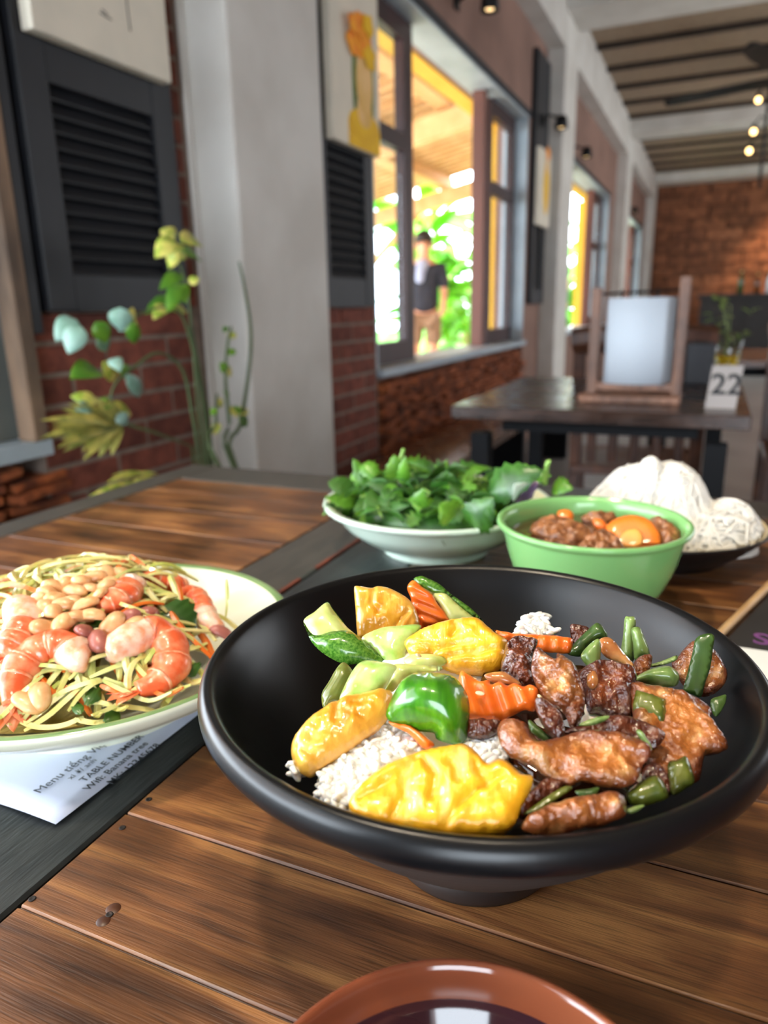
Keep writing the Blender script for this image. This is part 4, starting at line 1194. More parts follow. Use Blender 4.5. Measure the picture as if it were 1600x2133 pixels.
M_porkd = pbr('charred_pork', (78, 28, 10), 0.34, (140, 68, 28), 140, detail=6, ramp=(0.38, 0.66), col3=(176, 104, 56), bump=1.0, bscale=280, bdist=0.0018, coat=1.0, coat_rough=0.06, edge=(66, 24, 10))
M_scal = pbr('scallion_dark', (34, 62, 20), 0.34, (66, 94, 38), 200, stretch=(1, 0.12, 1), coat=0.7, coat_rough=0.08, bump=0.3, bscale=260, bstretch=(1, 0.1, 1), bdist=0.0006)
M_scalp = pbr('scallion_pale', (134, 158, 88), 0.34, (88, 120, 54), 200, stretch=(1, 0.12, 1), coat=0.7, coat_rough=0.08, sss=0.15, sss_r=0.002, bump=0.25, bscale=240, bstretch=(1, 0.1, 1), bdist=0.0006)
M_scalo = pbr('scallion_olive', (94, 100, 30), 0.34, (62, 76, 20), 160, coat=0.8, coat_rough=0.1, sss=0.15, sss_r=0.002, bump=0.25, bscale=200, bdist=0.0006)
M_onion = pbr('glazed_onion', (206, 150, 92), 0.2, (170, 104, 54), 140, coat=0.9, coat_rough=0.06, sss=0.3, sss_r=0.003)
M_sesame = pbr('sesame', (244, 224, 180), 0.4, (232, 208, 160), 100)
M_gapshade = pbr('dark_gap_shade', (52, 22, 10), 0.15, (74, 34, 14), 60, coat=0.8)

# the bed of rice: a low heap, then grains where it shows
bed = CA([(230, 1200), (340, 1020), (480, 900), (560, 780), (640, 620), (780, 540), (950, 520), (1200, 540), (1500, 600), (1800, 680), (2150, 760), (2450, 840), (2620, 940), (2640, 1100), (2480, 1330), (2200, 1520), (1700, 1690), (1100, 1720), (600, 1640), (300, 1540), (235, 1380)])
rice = slab('steamed_rice', bed, M_rice, HEAP, lift=-0.0105, face=0.05, hf=0.002, hb=0.030, rnd=0.03, n=90, res=22, noise=(0.002, 60))
rice['kind'] = 'stuff'; tag(rice, 'white steamed rice bedding the food in the black bowl', 'rice')
gv = []
V, Fs = [], []
gr_v = [(x * 0.0031, y * 0.00105, z * 0.00095) for x, y, z in ICO[0]]
_i1 = bmesh.new(); bmesh.ops.create_icosphere(_i1, subdivisions=2, radius=1.0); _i1.verts.ensure_lookup_table()
I1 = ([tuple(v.co) for v in _i1.verts], [[v.index for v in f.verts] for f in _i1.faces]); _i1.free()


def grains(polys, num, surf, depth=0.004, L=0.0034, W=0.00145, lift=0.0):
    V, Fs = [], []; pk = [np.array(p, float) for p in polys]; area = [abs(0.5 * np.sum(p[:, 0] * np.roll(p[:, 1], -1) - p[:, 1] * np.roll(p[:, 0], -1))) for p in pk]
    for p, a in zip(pk, area):
        m = int(num * a / sum(area)); lo, hi = p.min(0), p.max(0); got = 0
        while got < m:
            q = RNG.uniform(lo, hi)
            if not inside(p, q[None])[0]:
                continue
            got += 1; P = surf.hit(*q) - unit(ray(*q)) * (lift - depth * random.random())
            ax = unit(RNG.normal(size=3) * np.array([1, 1, 0.45])); t = unit(np.cross(ax, [0.2, 0.3, 1])); bn = np.cross(ax, t); k = len(V); s = random.uniform(0.85, 1.15); bend = random.uniform(-0.25, 0.25)
            for x, y, z in I1[0]:
                V.append(P + ax * x * L * s + t * (y * W + bend * L * x * x) + bn * z * W * 0.9)
            Fs += [[i + k for i in f] for f in I1[1]]
    return V, Fs


sauce = slab('pork_gap_shade', CB([(40, 560), (300, 520), (620, 560), (860, 600), (1060, 680), (1190, 860), (1180, 1080), (1000, 1240), (800, 1330), (480, 1370), (250, 1360), (300, 1200), (160, 1080), (130, 900), (0, 800)]), M_gapshade, HEAP, lift=-0.0075, face=0.05, hf=0.0015, hb=0.012, rnd=0.012, n=80, res=24, noise=(0.0012, 120))  # dark layer over the rice, stands for the shade between pork slices
sauce['kind'] = 'stuff'; tag(sauce, 'dark brown layer standing for shade between the pork slices', 'sauce')
rv, rf = grains([CA([(250, 1340), (420, 1220), (560, 1100), (600, 1065), (720, 1060), (800, 1080), (890, 1190), (700, 1290), (540, 1400), (470, 1480), (400, 1600), (220, 1545)]),
                 CA([(1190, 1180), (1400, 1110), (1430, 1280), (1330, 1310), (1260, 1250)]), CB([(0, 930), (110, 900), (140, 1030), (40, 1070)])], 1500, HEAP, 0.008, lift=0.0)
rg = mobj('rice_grains', rv, rf, M_rice, rice); rg['kind'] = 'stuff'
rv, rf = grains([CB([(205, 370), (230, 320), (270, 275), (330, 258), (370, 275), (385, 320), (430, 372), (330, 382)])], 70, HEAP, 0.006, lift=0.004)
o = mobj('rice_clump', rv, rf, M_rice); o['kind'] = 'stuff'; tag(o, 'small clump of white rice at the back inner wall of the black bowl', 'rice')
rv, rf = grains([CA([(30, 1310), (70, 1330), (80, 1390), (40, 1380)])], 9, HEAP, 0.004)
o = mobj('rice_clump', rv, rf, M_rice); o['kind'] = 'stuff'; tag(o, 'few stray rice grains below the long pineapple wedge', 'rice')


def food(name, px, mat, label, cat, group, **kw):
    o = slab(name, px, mat, HEAP, **kw); tag(o, label, cat, group); return o


G = 'pineapple pieces in the black bowl'
food('pineapple_piece', CA([(405, 1590), (450, 1500), (520, 1420), (640, 1330), (800, 1260), (960, 1210), (1110, 1185), (1180, 1182), (1260, 1240), (1330, 1310), (1420, 1280), (1500, 1330), (1560, 1385), (1630, 1395), (1625, 1470), (1560, 1590), (1460, 1745), (1050, 1775), (700, 1740), (480, 1680)]), M_pine,
     'large fan-shaped pineapple slice at the front rim of the black bowl', 'pineapple', G, lift=0.010, face=0.30, hf=0.003, hb=0.012, rnd=0.004, n=150, res=54, noise=(0.0008, 150), grooves=[(CA(g), .0015, .0012) for g in ([(770, 1450), (830, 1340), (850, 1300)], [(1090, 1320), (1140, 1440)], [(690, 1680), (780, 1560), (770, 1500)], [(1055, 1735), (1150, 1600), (1270, 1490)], [(480, 1560), (620, 1480), (760, 1400)], [(1300, 1480), (1420, 1420)], [(900, 1290), (980, 1400), (960, 1560)], [(1250, 1330), (1330, 1480)])])
food('pineapple_piece', CA([(25, 1180), (60, 1110), (140, 1020), (280, 920), (340, 890), (450, 860), (600, 830), (690, 830), (690, 960), (600, 1070), (440, 1190), (330, 1270), (200, 1350), (120, 1390), (60, 1350), (25, 1270)]), M_pine2,
     'long pineapple wedge lying at the left of the rice', 'pineapple', G, lift=0.008, face=0.35, hf=0.005, hb=0.009, rnd=0.0045, n=110, res=36, noise=(0.0010, 150), grooves=[(CA(g), .0014, .0012) for g in ([(340, 890), (330, 1060)], [(60, 1240), (180, 1300)])])
food('pineapple_piece', CA([(442, 145), (470, 130), (550, 142), (600, 130), (660, 140), (720, 165), (800, 215), (850, 280), (875, 400), (800, 470), (600, 500), (480, 490), (460, 430), (452, 300)]), M_pine2,
     'upright pineapple chunk against the back wall of the black bowl', 'pineapple', G, lift=0.004, face=0.85, hf=0.003, hb=0.012, rnd=0.003, n=100, res=34, noise=(0.0010, 150), anchor=(790, 1300), grooves=[(CA(g), .0016, .0012) for g in ([(570, 140), (560, 250), (600, 300)], [(720, 400), (800, 300)])])
food('pineapple_piece', CA([(775, 505), (820, 460), (900, 410), (1000, 375), (1100, 350), (1250, 340), (1300, 370), (1380, 440), (1460, 490), (1455, 560), (1440, 640), (1380, 690), (1200, 700), (1100, 690), (1000, 640), (960, 600), (850, 600), (800, 560)]), M_pine,
     'bright yellow pineapple chunk in the middle beside the charred pork', 'pineapple', G, lift=0.014, face=0.5, hf=0.004, hb=0.011, rnd=0.004, n=110, res=40, noise=(0.0008, 150), grooves=[(CA(g), .0020, .0012) for g in ([(960, 590), (1100, 550), (1230, 530)], [(1090, 480), (1130, 440), (1110, 400)], [(810, 545), (960, 570)], [(1000, 640), (1250, 600), (1440, 560)])])

G = 'cucumber pieces in the black bowl'
c1 = food('cucumber_piece', CA([(105, 360), (180, 300), (260, 240), (300, 290), (390, 400), (500, 490), (600, 580), (640, 630), (520, 640), (400, 640), (300, 590), (200, 520), (140, 450)]), M_cukeflesh,
          'cucumber wedge with speckled dark skin at the far left', 'cucumber', G, lift=0.009, face=0.6, hf=0.003, hb=0.008, rnd=0.004, n=90, res=20, noise=(0.0006, 120))
slab('skin', CA([(103, 368), (150, 440), (200, 458), (300, 432), (410, 432), (500, 490), (600, 580), (660, 635), (560, 645), (440, 652), (380, 652), (300, 620), (210, 560), (150, 490)]), M_cukeskin2, HEAP, c1, lift=0.0135, face=0.75, hf=0.004, hb=0.004, rnd=0.006, n=80, res=22, anchor=(715, 1340))
slab('skin', CA([(205, 290), (262, 236), (300, 285), (390, 400), (370, 395), (290, 310), (255, 285)]), M_cukeskin2, HEAP, c1, lift=0.0115, face=0.6, hf=0.001, hb=0.003, rnd=0.002, n=60, res=16, anchor=(690, 1275))
food('cucumber_piece', CA([(490, 480), (560, 430), (640, 405), (740, 395), (840, 385), (890, 400), (830, 470), (800, 520), (780, 580), (770, 640), (700, 650), (640, 620), (560, 540)]), M_cukepale,
     'pale translucent cucumber slice below the upright pineapple chunk', 'cucumber', G, lift=0.007, face=0.6, hf=0.002, hb=0.006, rnd=0.004, n=80, res=18, noise=(0.0008, 100))
food('cucumber_piece', CA([(770, 620), (830, 585), (900, 580), (1010, 590), (1060, 640), (960, 690), (850, 690), (790, 660)]), M_cukeflesh,
     'small pale cucumber piece under the middle pineapple chunk', 'cucumber', G, lift=0.008, face=0.6, hf=0.003, hb=0.006, rnd=0.005, n=60, res=16)
c4 = food('cucumber_piece', CA([(345, 890), (380, 790), (440, 680), (500, 630), (600, 632), (720, 662), (700, 720), (640, 830), (610, 890), (570, 975), (480, 930), (420, 910)]), M_cukepale,
          'pale green cucumber chunk left of the bright green one', 'cucumber', G, lift=0.017, face=0.6, hf=0.004, hb=0.007, rnd=0.006, n=80, res=22)
slab('cut_face', CA([(700, 655), (850, 655), (1020, 668), (1000, 700), (800, 735), (700, 835), (640, 830), (690, 740)]), M_cukeflesh, HEAP, c4, lift=0.0125, face=0.6, hf=0.002, hb=0.005, rnd=0.004, n=60, res=16)
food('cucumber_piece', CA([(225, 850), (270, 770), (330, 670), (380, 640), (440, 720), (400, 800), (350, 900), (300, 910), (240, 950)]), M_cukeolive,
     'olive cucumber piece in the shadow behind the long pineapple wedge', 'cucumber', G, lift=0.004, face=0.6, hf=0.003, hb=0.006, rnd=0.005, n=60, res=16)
food('cucumber_piece', CA([(655, 970), (690, 880), (720, 820), (760, 760), (830, 715), (920, 705), (1030, 712), (1100, 730), (1160, 790), (1200, 870), (1212, 960), (1200, 1080), (1190, 1150), (1140, 1190), (1050, 1175), (990, 1150), (970, 1110), (880, 1100), (800, 1060), (700, 1040), (660, 1010)]), M_cukeskin,
     'bright green domed cucumber end in the middle of the black bowl', 'cucumber', G, lift=0.014, face=0.75, hf=0.012, hb=0.004, rnd=0.014, n=110, res=30, smooth=30)
c7 = food('cucumber_piece', CA([(900, 140), (970, 175), (1050, 182), (1130, 252), (1230, 332), (1300, 370), (1180, 370), (1080, 380), (1040, 310), (1000, 240), (950, 185)]), M_cukeflesh,
          'cucumber spear with green edge at the very back', 'cucumber', G, lift=0.006, face=0.8, hf=0.002, hb=0.006, rnd=0.003, n=80, res=20, anchor=(945, 1265))
slab('skin', CA([(833, 92), (880, 63), (930, 78), (1010, 118), (1080, 178), (1150, 228), (1230, 288), (1303, 368), (1230, 335), (1130, 255), (1050, 185), (970, 178), (900, 145)]), M_cukeskin2, HEAP, c7, lift=0.007, face=0.8, hf=0.002, hb=0.005, rnd=0.003, n=80, res=22, anchor=(945, 1262))

G = 'carrot slices in the black bowl'
food('carrot_slice', CA([(795, 140), (835, 92), (900, 140), (960, 185), (1000, 250), (1060, 330), (1075, 375), (960, 400), (885, 415), (868, 350), (830, 280), (818, 210)]), M_carrot,
     'crinkle-cut carrot slice at the back beside the upright pineapple', 'carrot', G, lift=0.008, face=0.85, hf=0.0025, hb=0.004, rnd=0.0015, n=90, res=30, ridge=(1.2, 0.0042, 0.0006), anchor=(900, 1265))
food('carrot_slice', CB([(-110, 590), (-60, 600), (0, 640), (50, 625), (60, 655), (110, 640), (150, 660), (190, 648), (240, 665), (280, 655), (325, 690), (312, 770), (300, 805), (240, 800), (160, 840), (60, 860), (-40, 850), (-110, 840), (-125, 740)]), M_carrot,
     'large crinkle-cut carrot slice right of the bright green cucumber', 'carrot', G, lift=0.010, face=0.7, hf=0.0025, hb=0.005, rnd=0.0018, n=110, res=40, ridge=(0.35, 0.0058, 0.0007))
food('carrot_slice', CB([(80, 355), (200, 372), (330, 378), (430, 385), (510, 400), (515, 430), (500, 480), (420, 480), (320, 470), (260, 440), (160, 415)]), M_carrot,
     'carrot strip lying behind the charred pork', 'carrot', G, lift=0.003, face=0.7, hf=0.002, hb=0.004, rnd=0.0015, n=80, res=34, ridge=(0.0, 0.005, 0.0006))
food('carrot_slice', CA([(670, 1030), (760, 1045), (840, 1070), (920, 1130), (978, 1190), (920, 1217), (870, 1180), (800, 1110), (700, 1065)]), M_carrot,
     'small carrot sliver peeking out under the green cucumber end', 'carrot', G, lift=0.006, face=0.6, hf=0.002, hb=0.004, rnd=0.002, n=60, res=24, ridge=(0.8, 0.004, 0.0004))

G = 'pork slices in the black bowl'
PORK = [
    ('glazed pork slice on the right under two scallion squares', [(830, 650), (900, 650), (1000, 660), (1100, 690), (1200, 720), (1260, 760), (1290, 800), (1280, 850), (1310, 880), (1340, 920), (1380, 1000), (1330, 1030), (1260, 1030), (1240, 1080), (1230, 1150), (1200, 1200), (1100, 1200), (980, 1170), (930, 1100), (900, 1030), (870, 980), (850, 880), (840, 740)], M_pork, dict(lift=0.006, face=0.35, hf=0.0021, hb=0.006, rnd=0.0017, noise=(0.0025, 105))),
    ('round pork slice at the back right under a scallion strip', [(1065, 545), (1100, 500), (1140, 450), (1200, 410), (1300, 460), (1350, 530), (1375, 590), (1360, 650), (1300, 710), (1240, 725), (1180, 700), (1120, 650)], M_pork, dict(lift=0.003, face=0.75, hf=0.0021, hb=0.005, rnd=0.0022, noise=(0.0014, 120))),
    ('small charred pork bit leaning at the back by the scallion', [(500, 330), (540, 320), (610, 345), (590, 420), (520, 430)], M_porkd, dict(lift=0.004, face=0.8, hf=0.0014, hb=0.004, rnd=0.0011, noise=(0.0009, 150))),
    ('dark charred pork piece in the middle of the pile', [(540, 600), (620, 540), (700, 520), (780, 545), (850, 560), (870, 620), (840, 700), (850, 800), (830, 850), (740, 840), (660, 810), (600, 800), (580, 700)], M_porkd, dict(lift=0.009, face=0.5, hf=0.0028, hb=0.007, rnd=0.0028, noise=(0.0023, 135))),
    ('long thin pork slice just above the big front slice', [(470, 920), (560, 880), (640, 850), (720, 825), (850, 840), (1000, 900), (1030, 940), (980, 1010), (900, 1000), (760, 960), (600, 950)], M_porkd, dict(lift=0.009, face=0.45, hf=0.0021, hb=0.005, rnd=0.0022, noise=(0.0018, 135))),
    ('big glazed pork slice at the front right of the pile', [(95, 920), (130, 860), (200, 855), (260, 880), (290, 940), (330, 970), (400, 960), (500, 930), (620, 910), (760, 920), (860, 950), (930, 990), (950, 1050), (900, 1110), (880, 1180), (830, 1220), (740, 1230), (640, 1210), (560, 1190), (500, 1222), (420, 1190), (350, 1150), (300, 1110), (230, 1080), (170, 1060), (120, 1010)], M_pork, dict(lift=0.0135, face=0.4, hf=0.0021, hb=0.006, rnd=0.0019, noise=(0.0025, 112), cup=-0.001)),
    ('knobbly charred pork piece beside the yellow pineapple chunk', [(115, 570), (135, 470), (150, 420), (200, 385), (260, 390), (320, 410), (300, 480), (295, 560), (300, 640), (250, 670), (190, 645), (150, 610)], M_porkd, dict(lift=0.016, face=0.65, hf=0.0035, hb=0.008, rnd=0.0039, noise=(0.0034, 180))),
    ('glossy upright pork slice on top of the pile', [(285, 560), (300, 470), (330, 450), (380, 500), (420, 520), (430, 480), (470, 500), (520, 540), (550, 600), (580, 700), (580, 790), (545, 890), (500, 895), (475, 830), (430, 790), (380, 760), (330, 700), (295, 620)], M_pork, dict(lift=0.020, face=0.7, hf=0.0028, hb=0.006, rnd=0.0028, noise=(0.0030, 165))),
    ('small pork flap hanging below the upright slice', [(305, 740), (340, 728), (400, 765), (450, 820), (472, 920), (445, 965), (405, 955), (350, 890), (315, 810)], M_porkd, dict(lift=0.019, face=0.7, hf=0.0021, hb=0.005, rnd=0.0022, noise=(0.0016, 165))),
    ('dark pork lump under the crinkle carrot slice', [(-70, 850), (40, 850), (115, 855), (115, 900), (60, 945), (0, 955), (-70, 940), (-85, 900)], M_porkd, dict(lift=0.006, face=0.5, hf=0.0028, hb=0.005, rnd=0.0028, noise=(0.0016, 165))),
    ('pale pork slice at the front rim under the big slice', [(230, 1450), (290, 1370), (400, 1320), (520, 1290), (640, 1260), (740, 1250), (800, 1275), (815, 1340), (790, 1400), (640, 1440), (500, 1470), (330, 1490)], M_pork, dict(lift=0.009, face=0.35, hf=0.0035, hb=0.006, rnd=0.0033, noise=(0.0032, 135))),
    ('reddish pork strip between the front pineapple and big slice', [(200, 1330), (300, 1230), (380, 1170), (470, 1205), (430, 1270), (330, 1330), (240, 1390)], M_porkd, dict(lift=0.006, face=0.4, hf=0.0021, hb=0.006, rnd=0.0022, noise=(0.0016, 165))),
    ('small pork sliver at the foot of the upright scallion stalks', [(840, 575), (880, 505), (950, 488), (955, 530), (930, 590), (870, 615)], M_pork, dict(lift=0.007, face=0.6, hf=0.0014, hb=0.004, rnd=0.0017, noise=(0.0011, 165))),
    ('shadowed pork piece low on the right by the bowl wall', [(930, 1090), (1000, 1110), (1060, 1180), (1060, 1270), (980, 1240), (900, 1180)], M_porkd, dict(lift=0.001, face=0.4, hf=0.0021, hb=0.005, rnd=0.0022, noise=(0.0011, 165)))]
for lab, px, m, kw in PORK:
    food('pork_slice', CB(px), m, lab, 'pork', G, n=130, res=46, **kw)

G = 'scallion pieces in the black bowl'
SCAL = [
    ('folded dark scallion leaf at the back of the pork', [(480, 480), (540, 410), (600, 350), (650, 313), (690, 345), (708, 392), (660, 405), (600, 445), (560, 500)], M_scal, dict(lift=0.012, face=0.75)),
    ('pale inner scallion layer under the folded dark leaf', [(560, 505), (600, 440), (660, 402), (672, 470), (655, 585), (620, 575)], M_scalp, dict(lift=0.012, face=0.75)),
    ('taller of the two upright scallion stalks', [(780, 510), (795, 380), (805, 285), (830, 278), (865, 290), (860, 400), (855, 520), (820, 520)], M_scalp, dict(lift=0.008, face=0.9, hf=0.003, rnd=0.004)),
    ('shorter upright scallion stalk leaning right', [(840, 350), (880, 335), (905, 370), (945, 490), (900, 510), (860, 520), (850, 430)], M_scalp, dict(lift=0.009, face=0.9, hf=0.003, rnd=0.004)),
    ('thin scallion sliver pointing at the round pork slice', [(870, 548), (960, 540), (1040, 513), (1095, 493), (1088, 522), (1000, 553), (930, 560)], M_scalp, dict(lift=0.008, face=0.7, hf=0.001, hb=0.002, rnd=0.001)),
    ('fat pale scallion base with a brown cut end', [(855, 625), (920, 580), (1000, 555), (1060, 555), (1100, 590), (1107, 630), (1080, 667), (980, 662), (900, 642)], M_scalp, dict(lift=0.011, face=0.6, hf=0.005, rnd=0.006)),
    ('dark scallion strip draped over the round pork slice', [(1130, 690), (1150, 600), (1180, 480), (1200, 400), (1260, 372), (1302, 385), (1295, 450), (1280, 560), (1250, 650), (1228, 725), (1180, 710)], M_scal, dict(lift=0.0125, face=0.8, hf=0.001, hb=0.002, rnd=0.0012)),
    ('olive scallion square on the right pork slice', [(848, 765), (868, 683), (940, 703), (1032, 738), (1037, 800), (1022, 882), (940, 852), (850, 802)], M_scalo, dict(lift=0.012, face=0.5, hf=0.002, rnd=0.0015, sharp=True)),
    ('scallion square low on the right by the bowl wall', [(1045, 1095), (1100, 1072), (1150, 1060), (1192, 1190), (1150, 1232), (1070, 1272), (1050, 1190)], M_scalo, dict(lift=0.007, face=0.6, hf=0.002, rnd=0.0018)),
    ('olive scallion chunk at the front right rim', [(820, 1255), (900, 1190), (990, 1163), (1047, 1275), (980, 1312), (900, 1335), (832, 1315)], M_scalo, dict(lift=0.007, face=0.55, hf=0.003, rnd=0.003)),
    ('thin curved scallion sliver above the big pork slice', [(543, 884), (600, 852), (690, 829), (722, 834), (690, 862), (620, 884)], M_scalp, dict(lift=0.0155, face=0.5, hf=0.001, hb=0.002, rnd=0.001)),
    ('tiny bright scallion bit lying on the big pork slice', [(868, 918), (900, 912), (957, 1005), (930, 1012)], M_scalp, dict(lift=0.0165, face=0.45, hf=0.0015, hb=0.002, rnd=0.0012)),
    ('dark scallion strip tucked behind the big pork slice', [(272, 850), (310, 878), (402, 958), (372, 975), (300, 935), (272, 892)], M_scal, dict(lift=0.011, face=0.5, hf=0.001, hb=0.003, rnd=0.0015)),
    ('long thin scallion leaf along the front pineapple', [(243, 1375), (300, 1330), (400, 1258), (480, 1218), (512, 1235), (440, 1283), (330, 1353)], M_scalo, dict(lift=0.0105, face=0.4, hf=0.001, hb=0.003, rnd=0.0015)),
    ('small scallion curl between the two front pork slices', [(528, 1248), (600, 1235), (662, 1228), (632, 1278), (570, 1280)], M_scal, dict(lift=0.0115, face=0.45, hf=0.001, hb=0.003, rnd=0.0015)),
    ('scallion end just above the front right rim', [(805, 1355), (860, 1330), (915, 1325), (885, 1352), (840, 1372)], M_scalp, dict(lift=0.009, face=0.5, hf=0.001, hb=0.003, rnd=0.0015)),
    ('blackish scallion leaf on the shadowed right bowl wall', [(1280, 745), (1330, 720), (1368, 713), (1362, 765), (1320, 830), (1295, 820)], M_scal, dict(lift=0.002, face=0.6, hf=0.001, hb=0.003, rnd=0.0015))]
for lab, px, m, kw in SCAL:
    kw = dict(dict(hf=0.0018, hb=0.003, rnd=0.002), **kw)
    food('scallion_piece', CB(px), m, lab, 'scallion', G, n=64, res=18, noise=(0.0005, 120), **kw)
food('onion_slice', CB([(655, 440), (668, 402), (710, 392), (750, 418), (800, 480), (855, 545), (842, 565), (780, 535), (700, 505)]), M_onion, 'translucent glazed onion slice near the upright scallions', 'onion', 'onion slices in the black bowl', lift=0.014, face=0.7, hf=0.0015, hb=0.002, rnd=0.002, n=60, res=16)
food('onion_slice', CB([(25, 600), (120, 583), (160, 598), (232, 657), (150, 655), (60, 640)]), M_onion, 'pale onion sliver below the charred pork knob', 'onion', 'onion slices in the black bowl', lift=0.012, face=0.6, hf=0.0015, hb=0.002, rnd=0.002, n=60, res=16)
food('onion_slice', CB([(600, 600), (640, 580), (660, 640), (630, 680), (596, 660)]), M_onion, 'small glazed onion bit beside the upright pork slice', 'onion', 'onion slices in the black bowl', lift=0.016, face=0.6, hf=0.0015, hb=0.002, rnd=0.002, n=40, res=12)
ss_v = [(x * 0.0017, y * 0.0011, z * 0.0006) for x, y, z in I1[0]]
sp_ = None
for (px, py, lab, lf) in ((1000, 1444, 'sesame seed on the large crinkle carrot slice', .0145), (770, 1255, 'sesame seed on the upright pineapple chunk', .011), (1125, 1452, 'sesame seed on the knobbly pork', .021), (985, 1415, 'sesame seed at the left end of the carrot slice', .0145), (872, 1365, 'sesame seed by the middle pineapple', .02)):
    P = HEAP.hit(px, py) - unit(ray(px, py)) * lf
    if sp_ is None:
        sp_ = mobj('sesame_seed', ss_v, I1[1], M_sesame, None, P); o = sp_
    else:
        o = dup(sp_, None, P, (random.random(), random.random(), random.random() * 3))
    tag(o, lab, 'sesame seed', 'sesame seeds in the black bowl')

# ------------------------------------------------------------------ salad plate on the left
PX_, PY_ = -0.327, 0.298
M_cream = pbr('cream_glaze', (226, 228, 206), 0.12, (220, 223, 200), 3, spec=0.55, coat=0.4)
M_greenband = pbr('green_glaze_band', (128, 156, 104), 0.15, (112, 142, 90), 30, coat=0.4)
pl = thing('salad_plate', (PX_, PY_, TZ), 'cream shallow bowl with green rim line holding the shrimp salad', 'plate'); bpy.context.view_layer.update()
lathe('plate_body', smooth_profile([(0.0, 0.004), (0.052, 0.004), (0.055, 0.0), (0.062, 0.0), (0.064, 0.006), (0.082, 0.0175), (0.100, 0.0285), (0.111, 0.0335), (0.1135, 0.0355), (0.1165, 0.0385), (0.1185, 0.0425), (0.1178, 0.0448)], 4) , (PX_, PY_, TZ), M_cream, pl, 96)
lathe('rim_line', [(0.1178, 0.0448), (0.1168, 0.0455), (0.1145, 0.0452), (0.1128, 0.0442)], (PX_, PY_, TZ), M_greenband, pl, 96)
lathe('plate_well', smooth_profile([(0.1128, 0.0442), (0.106, 0.0385), (0.090, 0.028), (0.07, 0.018), (0.05, 0.0115), (0.0, 0.010)], 4), (PX_, PY_, TZ), M_cream, pl, 96)
SAL = Surface(-0.335, 0.295, 0.828, 0.04, 0.1)
CS = crop(0, 1160, 2.5806)
M_papaya = pbr('green_papaya', (224, 214, 150), 0.3, (200, 196, 112), 60, rand=0.12, coat=0.5, coat_rough=0.1, sss=0.3, sss_r=0.003)
M_cukestrip = pbr('cucumber_strip', (178, 192, 96), 0.3, (206, 208, 140), 80, rand=0.12, coat=0.5, coat_rough=0.1, sss=0.25, sss_r=0.003)
M_carstrip = pbr('carrot_strip', (232, 124, 44), 0.3, (214, 100, 28), 80, rand=0.1, coat=0.5, coat_rough=0.1, sss=0.2, sss_r=0.003)
M_shrimp = pbr('boiled_shrimp', (232, 100, 56), 0.3, (246, 150, 108), 130, detail=4, ramp=(0.42, 0.70), col3=(252, 226, 208), coat=0.6, coat_rough=0.1, sss=0.3, sss_r=0.004, bump=0.3, bscale=220, bdist=0.0008)
M_shrimpw = pbr('shrimp_flesh', (250, 214, 192), 0.35, (244, 164, 124), 140, detail=5, ramp=(0.4, 0.62), coat=0.5, coat_rough=0.12, sss=0.35, sss_r=0.004, bump=0.4, bscale=260, bdist=0.001)
M_nut = pbr('fried_peanut', (230, 182, 130), 0.4, (206, 146, 92), 160, rand=0.14, coat=0.4, coat_rough=0.2)
M_nutred = pbr('red_skin_peanut', (176, 104, 92), 0.4, (150, 82, 70), 60, rand=0.1, coat=0.4, coat_rough=0.2)
M_herbd = pbr('dark_herb', (48, 84, 30), 0.35, (70, 112, 40), 60, rand=0.15, coat=0.4, coat_rough=0.15)

# a bed below the strips
bedp = [(PX_ + 0.092 * math.cos(a), PY_ + 0.092 * math.sin(a)) for a in np.linspace(0, 2 * math.pi, 40, endpoint=False)]
V = [(0, 0, 0)]; Fs = []
NR = 10
for r in range(1, NR + 1):
    for k in range(40):
        a = 2 * math.pi * k / 40; rr = (0.103 if math.sin(a) + math.cos(a) < 0.2 else 0.066) * r / NR; x, y = -0.333 + rr * math.cos(a), 0.296 + rr * math.sin(a)
        z = min(SAL.z(x, y) - 0.007, 0.83) + 0.0015 * math.sin(13 * a + r); z = max(z, TZ + 0.0125 + max(0, math.hypot(x - PX_, y - PY_) - 0.05) * 0.5)
        V.append((x, y, z))
V[0] = (-0.333, 0.296, SAL.z(-0.333, 0.296) - 0.007)
for k in range(40):
    Fs.append((0, 1 + k, 1 + (k + 1) % 40))
    for r in range(NR - 1):
        a = 1 + r * 40 + k; b = 1 + r * 40 + (k + 1) % 40; Fs.append((a, a + 40, b + 40, b))
M_shred = pbr('shredded_mass', (206, 186, 110), 0.5, (160, 148, 72), 140, stretch=(1, 0.2, 1), bump=1.0, bscale=200, bdist=0.003)
bed_o = mobj('shredded_salad', V, Fs, M_shred); bed_o['kind'] = 'stuff'; tag(bed_o, 'mass of finely shredded papaya under the shrimp', 'salad')
strip_n = 0


def strip(P, w, t, mat, label, group, name):
    global strip_n
    P = curve_pts(P, 4); c = np.mean(P, axis=0); n = len(P)
    V, Fs = tube_data([np.array(p) - c for p in P], [w * (0.55 + 0.45 * min(1, 5 * min(i / (n - 1), 1 - i / (n - 1)))) for i in range(n)], 4, t / w, (0, 0, 1))
    o = mobj(name, V, Fs, mat, None, c, smooth=False); tag(o, label, 'vegetable strip', group); strip_n += 1
    return o


